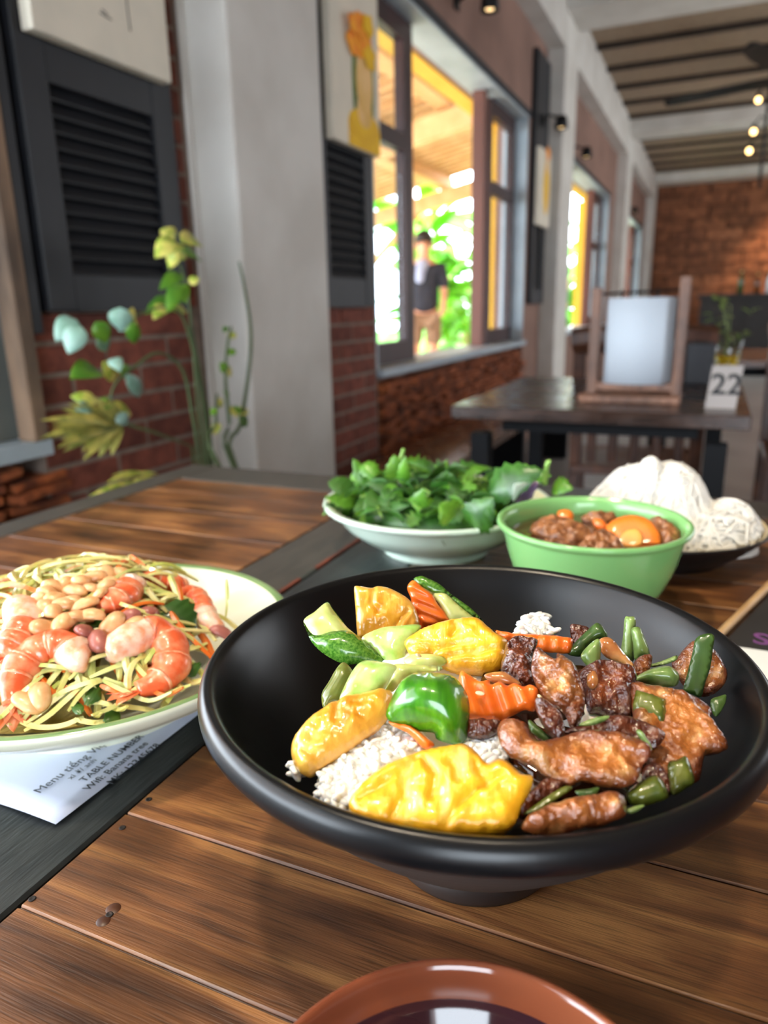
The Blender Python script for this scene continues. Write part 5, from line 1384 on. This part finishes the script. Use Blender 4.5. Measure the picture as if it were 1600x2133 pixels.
kinds = [(M_papaya, 'pale yellow papaya shred tangled in the shrimp salad', 'papaya shreds in the salad', 'papaya_shred'), (M_cukestrip, 'yellow-green cucumber shred tangled in the shrimp salad', 'cucumber shreds in the salad', 'cucumber_shred'), (M_carstrip, 'orange carrot shred tangled in the shrimp salad', 'carrot shreds in the salad', 'carrot_shred')]
for k in range(600):
    a = random.uniform(0, 6.283); r = 0.104 * math.sqrt(random.random()); x, y = -0.333 + r * math.cos(a), 0.296 + r * math.sin(a)
    if math.hypot(x - PX_, y - PY_) > 0.098 or ((x - PX_) + (y - PY_)) / 1.414 > 0.052 or y - PY_ > 0.050:
        continue
    L = random.uniform(0.018, 0.040); th = random.uniform(0, 3.14); cv = random.uniform(-0.4, 0.4); P = []
    h0 = random.uniform(-0.003, 0.006)
    for s in (-1, -0.35, 0.35, 1):
        xx = x + math.cos(th + cv * s) * L / 2 * s; yy = y + math.sin(th + cv * s) * L / 2 * s
        rr = math.hypot(xx - PX_, yy - PY_); zz = SAL.z(xx, yy) + h0 + 0.003 * (1 - s * s)
        P.append((xx, yy, max(zz, TZ + 0.0115 + max(0, rr - 0.05) * 0.62)))
    kd = kinds[random.choice([0, 0, 0, 1, 1, 2])]
    strip(P, 0.0019, 0.0012, kd[0], kd[1], kd[2], kd[3])
# the strips one can pick out
HERO = [(0, [(20, 830), (140, 830), (260, 790), (380, 700)], 'long papaya shred at the front left edge of the salad'), (0, [(130, 935), (250, 860), (330, 790), (430, 700)], 'papaya shred crossing below the front shrimp toward the rim'), (1, [(230, 785), (350, 720), (460, 680), (540, 655)], 'glossy green-yellow cucumber shred at the front centre'),
        (0, [(100, 880), (220, 915), (340, 905), (450, 860)], 'curved papaya shred lying along the front rim'), (0, [(400, 870), (500, 890), (600, 880)], 'short papaya shred by the front rim, right of the curved one'), (1, [(480, 650), (620, 590), (760, 560), (840, 550)], 'pale cucumber shred under the right shrimp'),
        (1, [(560, 650), (680, 690), (790, 640), (840, 590)], 'curved cucumber shred inside the right shrimp ring'), (1, [(870, 810), (910, 750), (950, 680)], 'green cucumber shred right of the right shrimp tail'), (2, [(200, 640), (250, 690), (300, 750)], 'carrot shred under the front shrimp'), (2, [(1060, 390), (1110, 460), (1150, 560)], 'long carrot shred at the right edge of the salad'),
        (2, [(540, 690), (620, 720), (720, 740)], 'carrot shred in front of the right shrimp'), (0, [(830, 190), (950, 230), (1060, 330), (1160, 450)], 'long papaya shred sloping down the right side'), (0, [(640, 265), (760, 245), (880, 250)], 'papaya shred above the dark herb leaf'), (1, [(830, 180), (920, 200), (1010, 250)], 'green-edged cucumber shred behind the dark herb'),
        (0, [(1140, 300), (1220, 340), (1280, 390)], 'papaya shred at the far right behind'), (0, [(980, 450), (1040, 420), (1070, 400)], 'stubby papaya shred right of the right shrimp'), (0, [(150, 690), (220, 620), (330, 600)], 'papaya shred inside the curl of the front shrimp'), (0, [(640, 800), (720, 810), (830, 825)], 'papaya shred at the front right rim')]
for kd, px, lab in HERO:
    P = [SAL.hit(*q) - unit(ray(*q)) * 0.005 for q in CS(px)]
    strip(P, 0.0023, 0.0014, kinds[kd][0], lab, kinds[kd][2], kinds[kd][3])
P = [SAL.hit(470, 1288) - unit(ray(470, 1288)) * 0.004]; P.append(P[0] + np.array([0.001, 0.002, 0.012])); P.append(P[0] + np.array([0.0, 0.004, 0.024]))
strip(P, 0.0012, 0.0008, M_cukestrip, 'single green shred standing upright at the right of the salad', 'cucumber shreds in the salad', 'cucumber_shred')


M_shband = pbr('shrimp_band', (248, 176, 140), 0.35, (236, 120, 76), 300, coat=0.5, coat_rough=0.12)


def shrimp(pts, rad, label, lift=0.006, tail=True, white_end=0.25):
    px = CS(pts); P = [SAL.hit(*q) - unit(ray(*q)) * lift for q in px]; P = curve_pts(P, 7); n = len(P)
    s = thing('shrimp', P[0], label, 'shrimp', 'peeled shrimp on the salad'); bpy.context.view_layer.update()
    R = []
    for i in range(n):
        t = i / (n - 1); e = min(1.0, 0.45 + 2.2 * t) * min(1.0, 0.55 + 3.0 * (1 - t)); seg = 1 + 0.06 * math.cos(t * 6.5 * 2 * math.pi)
        R.append(rad * e * seg)
    cut = int(n * (1 - white_end))
    sb_ = tube('shrimp_body', P[:cut + 1], R[:cut + 1], M_shrimp, s, n=16, flat=0.85); tube('shrimp_meat', P[cut:], [r * 1.02 for r in R[cut:]], M_shrimpw, s, n=16, flat=0.85)
    for k in range(1, 4):
        i = int(cut * k / 4 + random.uniform(-1, 1)); d = unit(np.array(P[i + 1]) - np.array(P[i])) * rad * 0.09
        tube('shell_band', [np.array(P[i]) - d, np.array(P[i]) + d], [R[i] * 1.008, R[i] * 1.022], M_shband, sb_, n=16, flat=0.85)
    if tail:
        d = unit(np.array(P[0]) - np.array(P[2])); sd = unit(np.cross(d, [0, 0, 1.0]))
        for a in (-0.5, 0.0, 0.5):
            e = unit(d * math.cos(a) + sd * math.sin(a)); leaf_between('tail_fin', np.array(P[0]) - d * 0.002, np.array(P[0]) + e * rad * 1.5, rad * 0.9, M_shrimp, s, (0, 0, 1), curl=0.1)
    return s


shrimp([(70, 790), (75, 690), (115, 600), (185, 525), (275, 480), (365, 490), (430, 545), (485, 555)], 0.0098, 'front left shrimp arching over the shreds', white_end=0.25)
shrimp([(735, 715), (830, 680), (905, 615), (925, 540), (895, 450), (815, 405), (720, 440), (620, 490), (560, 510)], 0.0100, 'right shrimp curled into a ring', white_end=0.34, lift=0.007)
shrimp([(10, 540), (50, 500), (100, 430), (140, 350), (120, 290), (80, 260)], 0.0098, 'shrimp cut by the left edge of the picture', lift=0.007, white_end=0.45)
shrimp([(540, 280), (610, 245), (680, 200), (700, 160), (770, 180)], 0.0085, 'shrimp half buried under the peanuts', lift=0.007, tail=False, white_end=0.3)
shrimp([(740, 120), (830, 125), (920, 145), (1000, 155)], 0.0068, 'shrimp lying at the back of the salad', lift=0.004, tail=False, white_end=0.2)
shrimp([(970, 190), (1040, 205), (1085, 265), (1115, 340), (1190, 410)], 0.0072, 'slim shrimp on the right slope of the salad', lift=0.005, tail=False, white_end=0.35)

nuts = [(210, 230, 0), (262, 215, 0), (300, 172, 0), (352, 150, 0), (402, 186, 0), (440, 140, 0), (488, 176, 0), (300, 236, 0), (262, 282, 0), (345, 262, 0), (395, 250, 0), (455, 266, 0), (495, 322, 0), (430, 330, 0), (290, 300, 0), (345, 358, 0), (230, 385, 0), (455, 402, 1), (527, 452, 1), (602, 366, 0), (697, 328, 1), (727, 374, 0),
        (560, 180, 0), (600, 150, 0), (640, 98, 0), (580, 105, 0), (500, 122, 0), (660, 130, 0), (545, 210, 0), (212, 752, 0), (150, 782, 0), (805, 300, 1), (1190, 415, 1)]
pv_ = [(x * 0.0068 * (1 - 0.12 * math.exp(-(x * 3) ** 2)), y * 0.0050 * (1 - 0.10 * math.exp(-(x * 3) ** 2)), (z * 0.0044 if z > -0.25 else -0.25 * 0.0044 - 0.0006 * (1 - y * y))) for x, y, z in ICO[0]]
np0 = {}
for i, (x, y, red) in enumerate(nuts):
    q = CS([(x, y)])[0]; P = SAL.hit(*q) - unit(ray(*q)) * (0.010 if i < 29 else 0.007); rot = (random.uniform(-0.7, 0.7), random.uniform(-0.7, 0.7), random.uniform(0, 6.28))
    if red not in np0:
        o = mobj('peanut', pv_, ICO[1], M_nutred if red else M_nut, None, P, rot=rot); np0[red] = o
    else:
        o = dup(np0[red], None, P, rot)
    o.scale = (random.uniform(0.95, 1.3), random.uniform(0.95, 1.25), random.uniform(0.8, 1.2))
    if red:
        where = {17: 'biggest red-skinned peanut between the two front shrimp', 18: 'red-skinned peanut touching the right shrimp\'s pale end', 20: 'red-skinned peanut above the right shrimp', 31: 'red-skinned peanut half under the dark herb', 32: 'lone red-skinned peanut at the right rim of the salad'}
        tag(o, where.get(i, 'red-skinned peanut on the salad'), 'peanut', 'red-skinned peanuts on the salad')
    elif i in (29, 30):
        tag(o, 'pale peanut fallen between the shreds below the front shrimp', 'peanut', 'fallen peanuts below the front shrimp')
    else:
        tag(o, 'golden fried peanut half heaped on the salad', 'peanut', 'golden peanuts on the salad')
for px, lab, w in (([(880, 260), (1050, 400)], 'broad dark herb leaf right of the right shrimp', 0.022), ([(580, 300), (720, 340)], 'dark herb leaf under the peanuts', 0.018), ([(720, 310), (830, 330)], 'dark herb leaf tip behind the right shrimp', 0.016), ([(460, 740), (545, 760)], 'dark herb leaf at the front of the salad', 0.014),
                   ([(560, 850), (650, 870)], 'dark herb leaf by the front rim', 0.012), ([(1010, 590), (1050, 640)], 'small herb leaf at the right rim', 0.012), ([(390, 830), (450, 800)], 'herb leaf bit among the front shreds', 0.012), ([(520, 340), (560, 400)], 'dark herb bit between peanuts and shrimp', 0.012)):
    q = CS(px); a, b = SAL.hit(*q[0]) - unit(ray(*q[0])) * 0.005, SAL.hit(*q[1]) - unit(ray(*q[1])) * 0.005
    o = leaf_between('herb_leaf', a, b, w, M_herbd, None, (0.1, -0.3, 1), kind='serrate', nseg=10, curl=0.2); tag(o, lab, 'herb leaf', 'herb leaves in the salad')

# ------------------------------------------------------------------ bowl of green herbs
HX, HY = -0.23, 0.642
M_celadon = pbr('pale_celadon', (206, 224, 208), 0.12, (198, 218, 200), 3, coat=0.4)
M_celin = pbr('cream_inside', (222, 224, 190), 0.14, (214, 217, 182), 3, coat=0.4)
hb_o = thing('herb_bowl', (HX, HY, TZ), 'pale celadon bowl piled with green herbs', 'bowl'); bpy.context.view_layer.update()
lathe('bowl_body', smooth_profile([(0.0, 0.004), (0.044, 0.004), (0.046, 0.0), (0.052, 0.0), (0.054, 0.007), (0.070, 0.014), (0.088, 0.027), (0.096, 0.038), (0.1000, 0.043), (0.1075, 0.0455), (0.1098, 0.0482), (0.1085, 0.0505), (0.1050, 0.0505)], 4), (HX, HY, TZ), M_celadon, hb_o, 80)
lathe('bowl_inside', smooth_profile([(0.1050, 0.0505), (0.098, 0.0470), (0.092, 0.040), (0.083, 0.029), (0.06, 0.016), (0.0, 0.011)], 4), (HX, HY, TZ), M_celin, hb_o, 80)
M_mint = pbr('mint_leaf', (60, 112, 34), 0.42, (38, 82, 24), 70, rand=0.22, sss=0.12, sss_r=0.002, bump=0.4, bscale=250, bdist=0.0006, coat=0.3, coat_rough=0.25)
M_lett = pbr('lettuce_leaf', (98, 156, 42), 0.42, (70, 126, 32), 50, rand=0.2, sss=0.15, sss_r=0.002, bump=0.3, bscale=200, bdist=0.0006, coat=0.3, coat_rough=0.2)
M_purp = pbr('purple_leaf', (128, 104, 136), 0.4, (94, 70, 104), 50, coat=0.3)
M_stalk = pbr('herb_stalk', (140, 176, 84), 0.4, (116, 156, 66), 30)
lm = []
for kind, W in (('serrate', 0.62), ('plain', 0.5), ('lobed', 0.75), ('round', 0.8)):
    for m in (M_mint, M_lett):
        v, f = leaf_data(1.0, W, kind, 12, random.uniform(0.15, 0.5), random.uniform(0.2, 0.9)); me = bpy.data.meshes.new('herb_leaf'); me.from_pydata(v, [], f); me.materials.append(m); me.polygons.foreach_set('use_smooth', [True] * len(me.polygons)); lm.append((me, kind, m))
hk = {'serrate': 'serrated mint leaf in the herb bowl', 'plain': 'smooth pointed herb leaf in the herb bowl', 'lobed': 'frilly lobed herb leaf in the herb bowl', 'round': 'rounded green herb leaf in the herb bowl'}
# matte core so that the pile is not hollow
core_v = [(HX + x * 0.070 - 0.005, HY + y * 0.070, TZ + 0.036 + max(z, -0.3) * 0.030) for x, y, z in ICO[0]]
o = mobj('chopped_herbs', core_v, ICO[1], M_mint); o['kind'] = 'stuff'; tag(o, 'tangle of chopped herbs under the leaves in the herb bowl', 'herbs')
for k in range(175):
    a = random.uniform(0, 6.283); r = 0.088 * math.sqrt(random.random()); x, y = HX - 0.004 + r * math.cos(a), HY + r * math.sin(a)
    z = TZ + 0.070 - 0.034 * (r / 0.088) ** 2 + random.uniform(-0.006, 0.008)
    me, kind, m = random.choice(lm); o = bpy.data.objects.new('herb_leaf', me); link(o); L = random.uniform(0.018, 0.034)
    o.location = (x, y, z); o.rotation_euler = (random.uniform(-1.0, 1.0), random.uniform(-0.9, 0.4), random.uniform(0, 6.283)); o.scale = (L, L, L)
    tag(o, ('bright ' if m is M_lett else 'dark ') + hk[kind], 'herb leaf', ('bright ' if m is M_lett else 'dark ') + kind + ' herb leaves in the herb bowl')
for k in range(26):
    a = random.uniform(0, 6.283); r = 0.08 * math.sqrt(random.random()); x, y = HX + r * math.cos(a), HY + r * math.sin(a); z = TZ + 0.066 - 0.03 * (r / 0.088) ** 2; b = random.uniform(0, 6.28)
    P = curve_pts([(x, y, z), (x + 0.012 * math.cos(b), y + 0.012 * math.sin(b), z + 0.006), (x + 0.026 * math.cos(b + 0.4), y + 0.026 * math.sin(b + 0.4), z + random.uniform(-0.004, 0.008))], 4)
    o = tube('herb_stalk', P, 0.0009, M_stalk, None, n=5); tag(o, 'thin pale green stalk among the herbs', 'herb stalk', 'stalks in the herb bowl')
HL = [((775, 1040), (740, 958), 0.62, 0.020, M_lett, 'tall bent leaf standing at the left of the herb bowl'), ((755, 965), (790, 1000), 0.62, 0.018, M_lett, 'leaf folding down beside the tall bent leaf'), ((828, 1000), (822, 952), 0.60, 0.022, M_lett, 'light leaf sticking up left of centre of the herbs'), ((840, 1010), (843, 955), 0.60, 0.012, M_lett, 'narrow stalk-like leaf sticking up in the herbs'),
      ((1020, 1030), (1120, 975), 0.61, 0.034, M_mint, 'large serrated leaf rising at the right of the herbs'), ((1060, 1010), (1140, 985), 0.63, 0.026, M_lett, 'leaf behind the large serrated one'), ((1150, 1015), (1190, 1015), 0.63, 0.018, M_lett, 'pale leaf tip at the far right of the herbs'), ((930, 1020), (930, 985), 0.62, 0.030, M_mint, 'broad dark leaf at the centre back of the herbs'),
      ((870, 1060), (880, 1022), 0.58, 0.016, M_lett, 'light pointed leaf at the centre of the herbs'), ((985, 1100), (1020, 1040), 0.56, 0.030, M_mint, 'pale green crinkled mint leaf beside the soup bowl'), ((945, 1080), (920, 1050), 0.56, 0.026, M_lett, 'bright curled leaf in front of the herbs'), ((1070, 1040), (1115, 1005), 0.62, 0.026, M_purp, 'purple-backed leaf at the right of the herbs'), ((1085, 1030), (1075, 1010), 0.60, 0.02, M_celadon, 'whitish leaf back beside the purple leaf')]
for a, b, y, w, m, lab in HL:
    A, B = at_y(*a, y), at_y(*b, y - 0.008); o = leaf_between('herb_leaf', A, B, w, m, None, unit(-ray(*a)) + np.array([0, 0, 0.5]), kind='serrate', nseg=10, curl=0.35); tag(o, lab, 'herb leaf', 'large leaves in the herb bowl')
P = curve_pts([at_y(1135, 1010, 0.62), at_y(1138, 985, 0.62), at_y(1141, 965, 0.62), at_y(1147, 963, 0.62)], 4); o = tube('herb_stalk', P, 0.0024, M_stalk, None, n=7); tag(o, 'thick hooked stalk standing at the right of the herbs', 'herb stalk')
P = curve_pts([at_y(832, 960, 0.60), at_y(838, 945, 0.60), at_y(841, 935, 0.60)], 4); o = tube('herb_stalk', P, 0.0018, M_stalk, None, n=7); tag(o, 'short stalk tip at the top of the herbs', 'herb stalk')

# ------------------------------------------------------------------ green soup bowl
GX, GY = -0.070, 0.548
M_green = pbr('green_melamine', (124, 178, 108), 0.22, (116, 170, 100), 3, coat=0.35, coat_rough=0.1)
gb = thing('soup_bowl', (GX, GY, TZ), 'green bowl of meat and carrot in brown broth', 'bowl'); bpy.context.view_layer.update()
lathe('bowl_outside', smooth_profile([(0.0, 0.003), (0.032, 0.003), (0.034, 0.0), (0.039, 0.0), (0.041, 0.006), (0.052, 0.018), (0.061, 0.038), (0.066, 0.058), (0.0675, 0.0645), (0.0712, 0.0665), (0.0722, 0.0690), (0.0708, 0.0708), (0.0685, 0.0705)], 4), (GX, GY, TZ), M_green, gb, 80)
lathe('bowl_inside', smooth_profile([(0.0685, 0.0705), (0.0655, 0.0665), (0.0635, 0.056), (0.058, 0.036), (0.045, 0.016), (0.0, 0.009)], 4), (GX, GY, TZ), M_green, gb, 80)
M_broth = pbr('brown_broth', (64, 34, 16), 0.06, (84, 46, 22), 20, coat=0.6, coat_rough=0.03)
o = lathe('broth', [(0.0, 0.0), (0.03, 0.0), (0.0575, 0.0), (0.0622, 0.0004), (0.062, -0.006), (0.0, -0.02)], (GX, GY, TZ + 0.0572), M_broth, None, 64); tag(o, 'dark brown broth filling the green bowl', 'broth')
SOUP = Surface(GX, GY, TZ + 0.0590, 0.0, 0.1)
CG = crop(1000, 920, 2.6667)
M_stew = pbr('stewed_meat', (104, 58, 30), 0.4, (164, 106, 62), 150, detail=6, col3=(206, 158, 110), coat=0.6, coat_rough=0.12, bump=0.8, bscale=180, bdist=0.0018)
M_soupcar = pbr('soup_carrot', (236, 128, 40), 0.3, (226, 110, 28), 30, coat=0.6, coat_rough=0.08, sss=0.2)
M_soupcarc = pbr('carrot_core', (240, 166, 80), 0.3, (234, 152, 66), 40, coat=0.5)
for px, m, lab, kw in (([(275, 490), (320, 440), (400, 420), (500, 440), (590, 480), (640, 530), (560, 560), (440, 560), (330, 530)], M_stew, 'knobbly meat chunk at the left of the soup', dict(lift=0.004, hf=0.006, rnd=0.008)),
                       ([(540, 590), (600, 530), (680, 500), (760, 530), (800, 590), (780, 620), (650, 625), (560, 620)], M_stew, 'meat chunk at the front of the soup', dict(lift=0.004, hf=0.006, rnd=0.008)),
                       ([(940, 440), (1000, 425), (1060, 460), (1120, 520), (1110, 560), (1040, 580), (980, 540)], M_stew, 'dark meat chunk at the right of the soup', dict(lift=0.004, hf=0.006, rnd=0.008)),
                       ([(560, 420), (640, 395), (740, 400), (760, 430), (680, 450), (600, 450)], M_stew, 'small meat chunk at the back of the soup', dict(lift=0.003, hf=0.004, rnd=0.006)),
                       ([(360, 540), (440, 545), (520, 575), (460, 590), (380, 580)], M_stew, 'sunken meat piece at the front left of the soup', dict(lift=0.001, hf=0.003, rnd=0.004))):
    o = slab('meat_chunk', CG(px), m, SOUP, face=0.25, hb=0.006, n=60, res=26, noise=(0.0034, 170), **kw); tag(o, lab, 'meat', 'meat chunks in the soup')
cs = slab('carrot_slice', CG([(700, 480), (740, 435), (820, 408), (900, 415), (960, 450), (1000, 510), (1000, 570), (950, 600), (860, 605), (790, 595), (740, 550)]), M_soupcar, SOUP, lift=0.008, face=0.55, hf=0.002, hb=0.005, rnd=0.0025, n=70, res=18); tag(cs, 'big round carrot slice on top of the soup', 'carrot', 'carrot slices in the soup')
slab('carrot_core', CG([(770, 545), (800, 500), (860, 480), (900, 510), (905, 560), (860, 585), (800, 580)]), M_soupcarc, SOUP, cs, lift=0.0103, face=0.55, hf=0.0006, hb=0.001, rnd=0.002, n=40, res=12)
for px, lab in (([(428, 410), (440, 382), (490, 378), (520, 400), (510, 440), (460, 445)], 'small carrot piece at the back of the soup'), ([(625, 440), (660, 425), (700, 450), (710, 490), (650, 485)], 'small carrot piece left of the big slice')):
    o = slab('carrot_slice', CG(px), M_soupcar, SOUP, lift=0.006, face=0.5, hf=0.003, hb=0.004, rnd=0.003, n=50, res=14); tag(o, lab, 'carrot', 'carrot slices in the soup')

# ------------------------------------------------------------------ plate of rice noodles
NX, NY = -0.030, 0.700
M_platein = pbr('cream_melamine', (222, 206, 168), 0.25, (214, 198, 160), 4, coat=0.3)
M_plateout = pbr('black_melamine', (20, 17, 17), 0.35, (26, 22, 22), 10)
npl = thing('noodle_plate', (NX, NY, TZ), 'black plate with cream inside holding white rice noodles', 'plate'); bpy.context.view_layer.update()
lathe('plate_outside', smooth_profile([(0.0, 0.002), (0.05, 0.002), (0.055, 0.0), (0.060, 0.0), (0.066, 0.006), (0.082, 0.018), (0.092, 0.028), (0.0955, 0.0315), (0.0945, 0.0328), (0.0925, 0.0325)], 4), (NX, NY, TZ), M_plateout, npl, 80)
lathe('plate_inside', smooth_profile([(0.0925, 0.0325), (0.086, 0.0275), (0.076, 0.019), (0.06, 0.0115), (0.0, 0.0095)], 4), (NX, NY, TZ), M_platein, npl, 80)
M_noodle = pbr('rice_noodle', (226, 223, 214), 0.4, (212, 208, 197), 60, coat=0.3, coat_rough=0.2)
HUMPS = [(-0.050, 0.700, 0.044, 0.040, 0.068), (-0.022, 0.702, 0.040, 0.036, 0.072), (-0.078, 0.698, 0.024, 0.028, 0.046), (-0.040, 0.690, 0.020, 0.020, 0.078), (0.018, 0.690, 0.048, 0.040, 0.034), (0.030, 0.705, 0.030, 0.030, 0.040), (-0.02, 0.672, 0.045, 0.030, 0.030)]
V, Fs = [], []


def nz_top(x, y):
    z = 0.012
    for cx, cy, rx, ry, h in HUMPS:
        q = 1 - ((x - cx) / rx) ** 2 - ((y - cy) / ry) ** 2
        if q > 0:
            z = max(z, 0.012 + h * q ** 0.5)
    return TZ + z


for cx, cy, rx, ry, h in HUMPS:
    k = len(V); V += [(cx + x * rx * 0.80, cy + y * ry * 0.80, TZ + 0.014 + max(z, 0) * h * 0.80) for x, y, z in ICO[0]]; Fs += [[i + k for i in f] for f in ICO[1]]
for n_ in range(1100):
    hsel = HUMPS[random.choices(range(7), [0.22, 0.2, 0.1, 0.1, 0.16, 0.1, 0.12])[0]]; cx, cy, rx, ry, h = hsel
    a = random.uniform(0, 6.283); r = math.sqrt(random.random()) * 0.98; x, y = cx + rx * r * math.cos(a), cy + ry * r * math.sin(a); th = random.uniform(0, 6.283); P = []; off = random.uniform(-0.006, 0.004)
    for s in range(9):
        rr = math.hypot(x - NX, y - NY); z = max(nz_top(x, y), TZ + 0.011 + max(0, rr - 0.05) * 0.5) + off
        if rr > 0.088:
            break
        P.append((x, y, z)); th += random.uniform(-0.5, 0.5); x += 0.0055 * math.cos(th); y += 0.0055 * math.sin(th)
    if len(P) < 4:
        continue
    v, f = tube_data(curve_pts(P, 2), random.uniform(0.0012, 0.0018), 5); k = len(V); V += v; Fs += [[i + k for i in q] for q in f]
o = mobj('rice_noodles', V, Fs, M_noodle); o['kind'] = 'stuff'; tag(o, 'heap of white rice noodles on the black plate', 'noodles')

# ------------------------------------------------------------------ sauce dish at the front
DX, DY = -0.0335, 0.1122
M_brglaze = pbr('brown_glaze', (140, 80, 52), 0.10, (116, 60, 38), 12, coat=0.6, coat_rough=0.03)
M_dkglaze = pbr('dark_purple_glaze', (46, 26, 34), 0.08, (62, 32, 34), 18, coat=0.7, coat_rough=0.03)
dd = thing('sauce_dish', (DX, DY, TZ), 'glossy brown glazed sauce bowl at the bottom edge', 'bowl'); bpy.context.view_layer.update()
lathe('dish_outside', smooth_profile([(0.0, 0.002), (0.024, 0.002), (0.026, 0.0), (0.030, 0.0), (0.032, 0.005), (0.044, 0.016), (0.053, 0.030), (0.0565, 0.0380), (0.0572, 0.0400), (0.0562, 0.0415), (0.0545, 0.0408), (0.0525, 0.0360), (0.0508, 0.0325)], 5), (DX, DY, TZ), M_brglaze, dd, 96)
lathe('dish_inside', smooth_profile([(0.0508, 0.0325), (0.048, 0.0275), (0.040, 0.017), (0.028, 0.0095), (0.0, 0.007)], 5), (DX, DY, TZ), M_dkglaze, dd, 96)
M_fish = pbr('dipping_sauce', (36, 18, 22), 0.03, (46, 22, 20), 12, coat=0.6, coat_rough=0.02)
o = lathe('dipping_sauce', [(0.0, 0.0), (0.03, 0.0), (0.0415, 0.0), (0.041, -0.003), (0.0, -0.008)], (DX, DY, TZ + 0.0200), M_fish, None, 64); tag(o, 'dark dipping sauce in the brown glazed bowl', 'sauce')

# ------------------------------------------------------------------ chopstick, black menu and side plate at the right
M_bamboo = pbr('bamboo', (200, 164, 118), 0.5, (184, 146, 100), 30, stretch=(1, 1, 0.2))
q1, q2 = at_z(1490, 1330, TZ + 0.007), at_z(1610, 1212, TZ + 0.007); dv = q2 - q1
M_menu = pbr('black_menu_card', (38, 37, 38), 0.5, (44, 43, 44), 20)
M_purple = pbr('purple_print', (120, 70, 130), 0.6)
mn = thing('menu_card', (0.11, 0.56, TZ), 'black menu card with purple lettering at the right edge', 'menu'); bpy.context.view_layer.update()
nrm = np.array([dv[1], -dv[0], 0]) / np.linalg.norm(dv[:2]); d1 = np.array([dv[0], dv[1], 0]) / np.linalg.norm(dv[:2])
c0 = np.array([q1[0], q1[1], 0]) + nrm * 0.004 - d1 * 0.03
pts = [c0, c0 + d1 * 0.21, c0 + d1 * 0.21 + nrm * 0.15, c0 + nrm * 0.15]
V = [(p[0], p[1], TZ + z) for z in (0.0005, 0.0035) for p in pts]
mobj('card', V, [(3, 2, 1, 0), (4, 5, 6, 7), (0, 1, 5, 4), (1, 2, 6, 5), (2, 3, 7, 6), (3, 0, 4, 7)], M_menu, mn, smooth=False)
q = at_z(1566, 1338, TZ + 0.0037)
text_mesh('printed_letter', 'S', 0.026, M_purple, mn, Matrix.Translation(q) @ Matrix.Rotation(math.atan2(d1[1], d1[0]) - math.radians(75), 4, 'Z'), 0.00005, 0.0003)
o = tube('chopstick', [q1 - dv * 0.5, q1, q2, q2 + dv * 1.2], [0.0024, 0.0028, 0.0031, 0.0036], M_bamboo, None, n=10); tag(o, 'bamboo chopstick lying behind the black bowl at the right', 'chopstick')
M_napkin = pbr('white_napkin', (226, 228, 226), 0.8, (218, 220, 218), 20, bump=0.2, bscale=120)
nk = thing('paper_napkin', (0.09, 0.44, TZ), 'folded white paper napkin behind the black bowl at the right edge', 'napkin'); bpy.context.view_layer.update()
for k in range(2):
    box('napkin_layer', 0.026 + 0.003 * k, 0.16, 0.400 + 0.002 * k, 0.500 - 0.002 * k, TZ + 0.0037 + 0.0014 * k, TZ + 0.0050 + 0.0014 * k, M_napkin, nk, 0.0004)
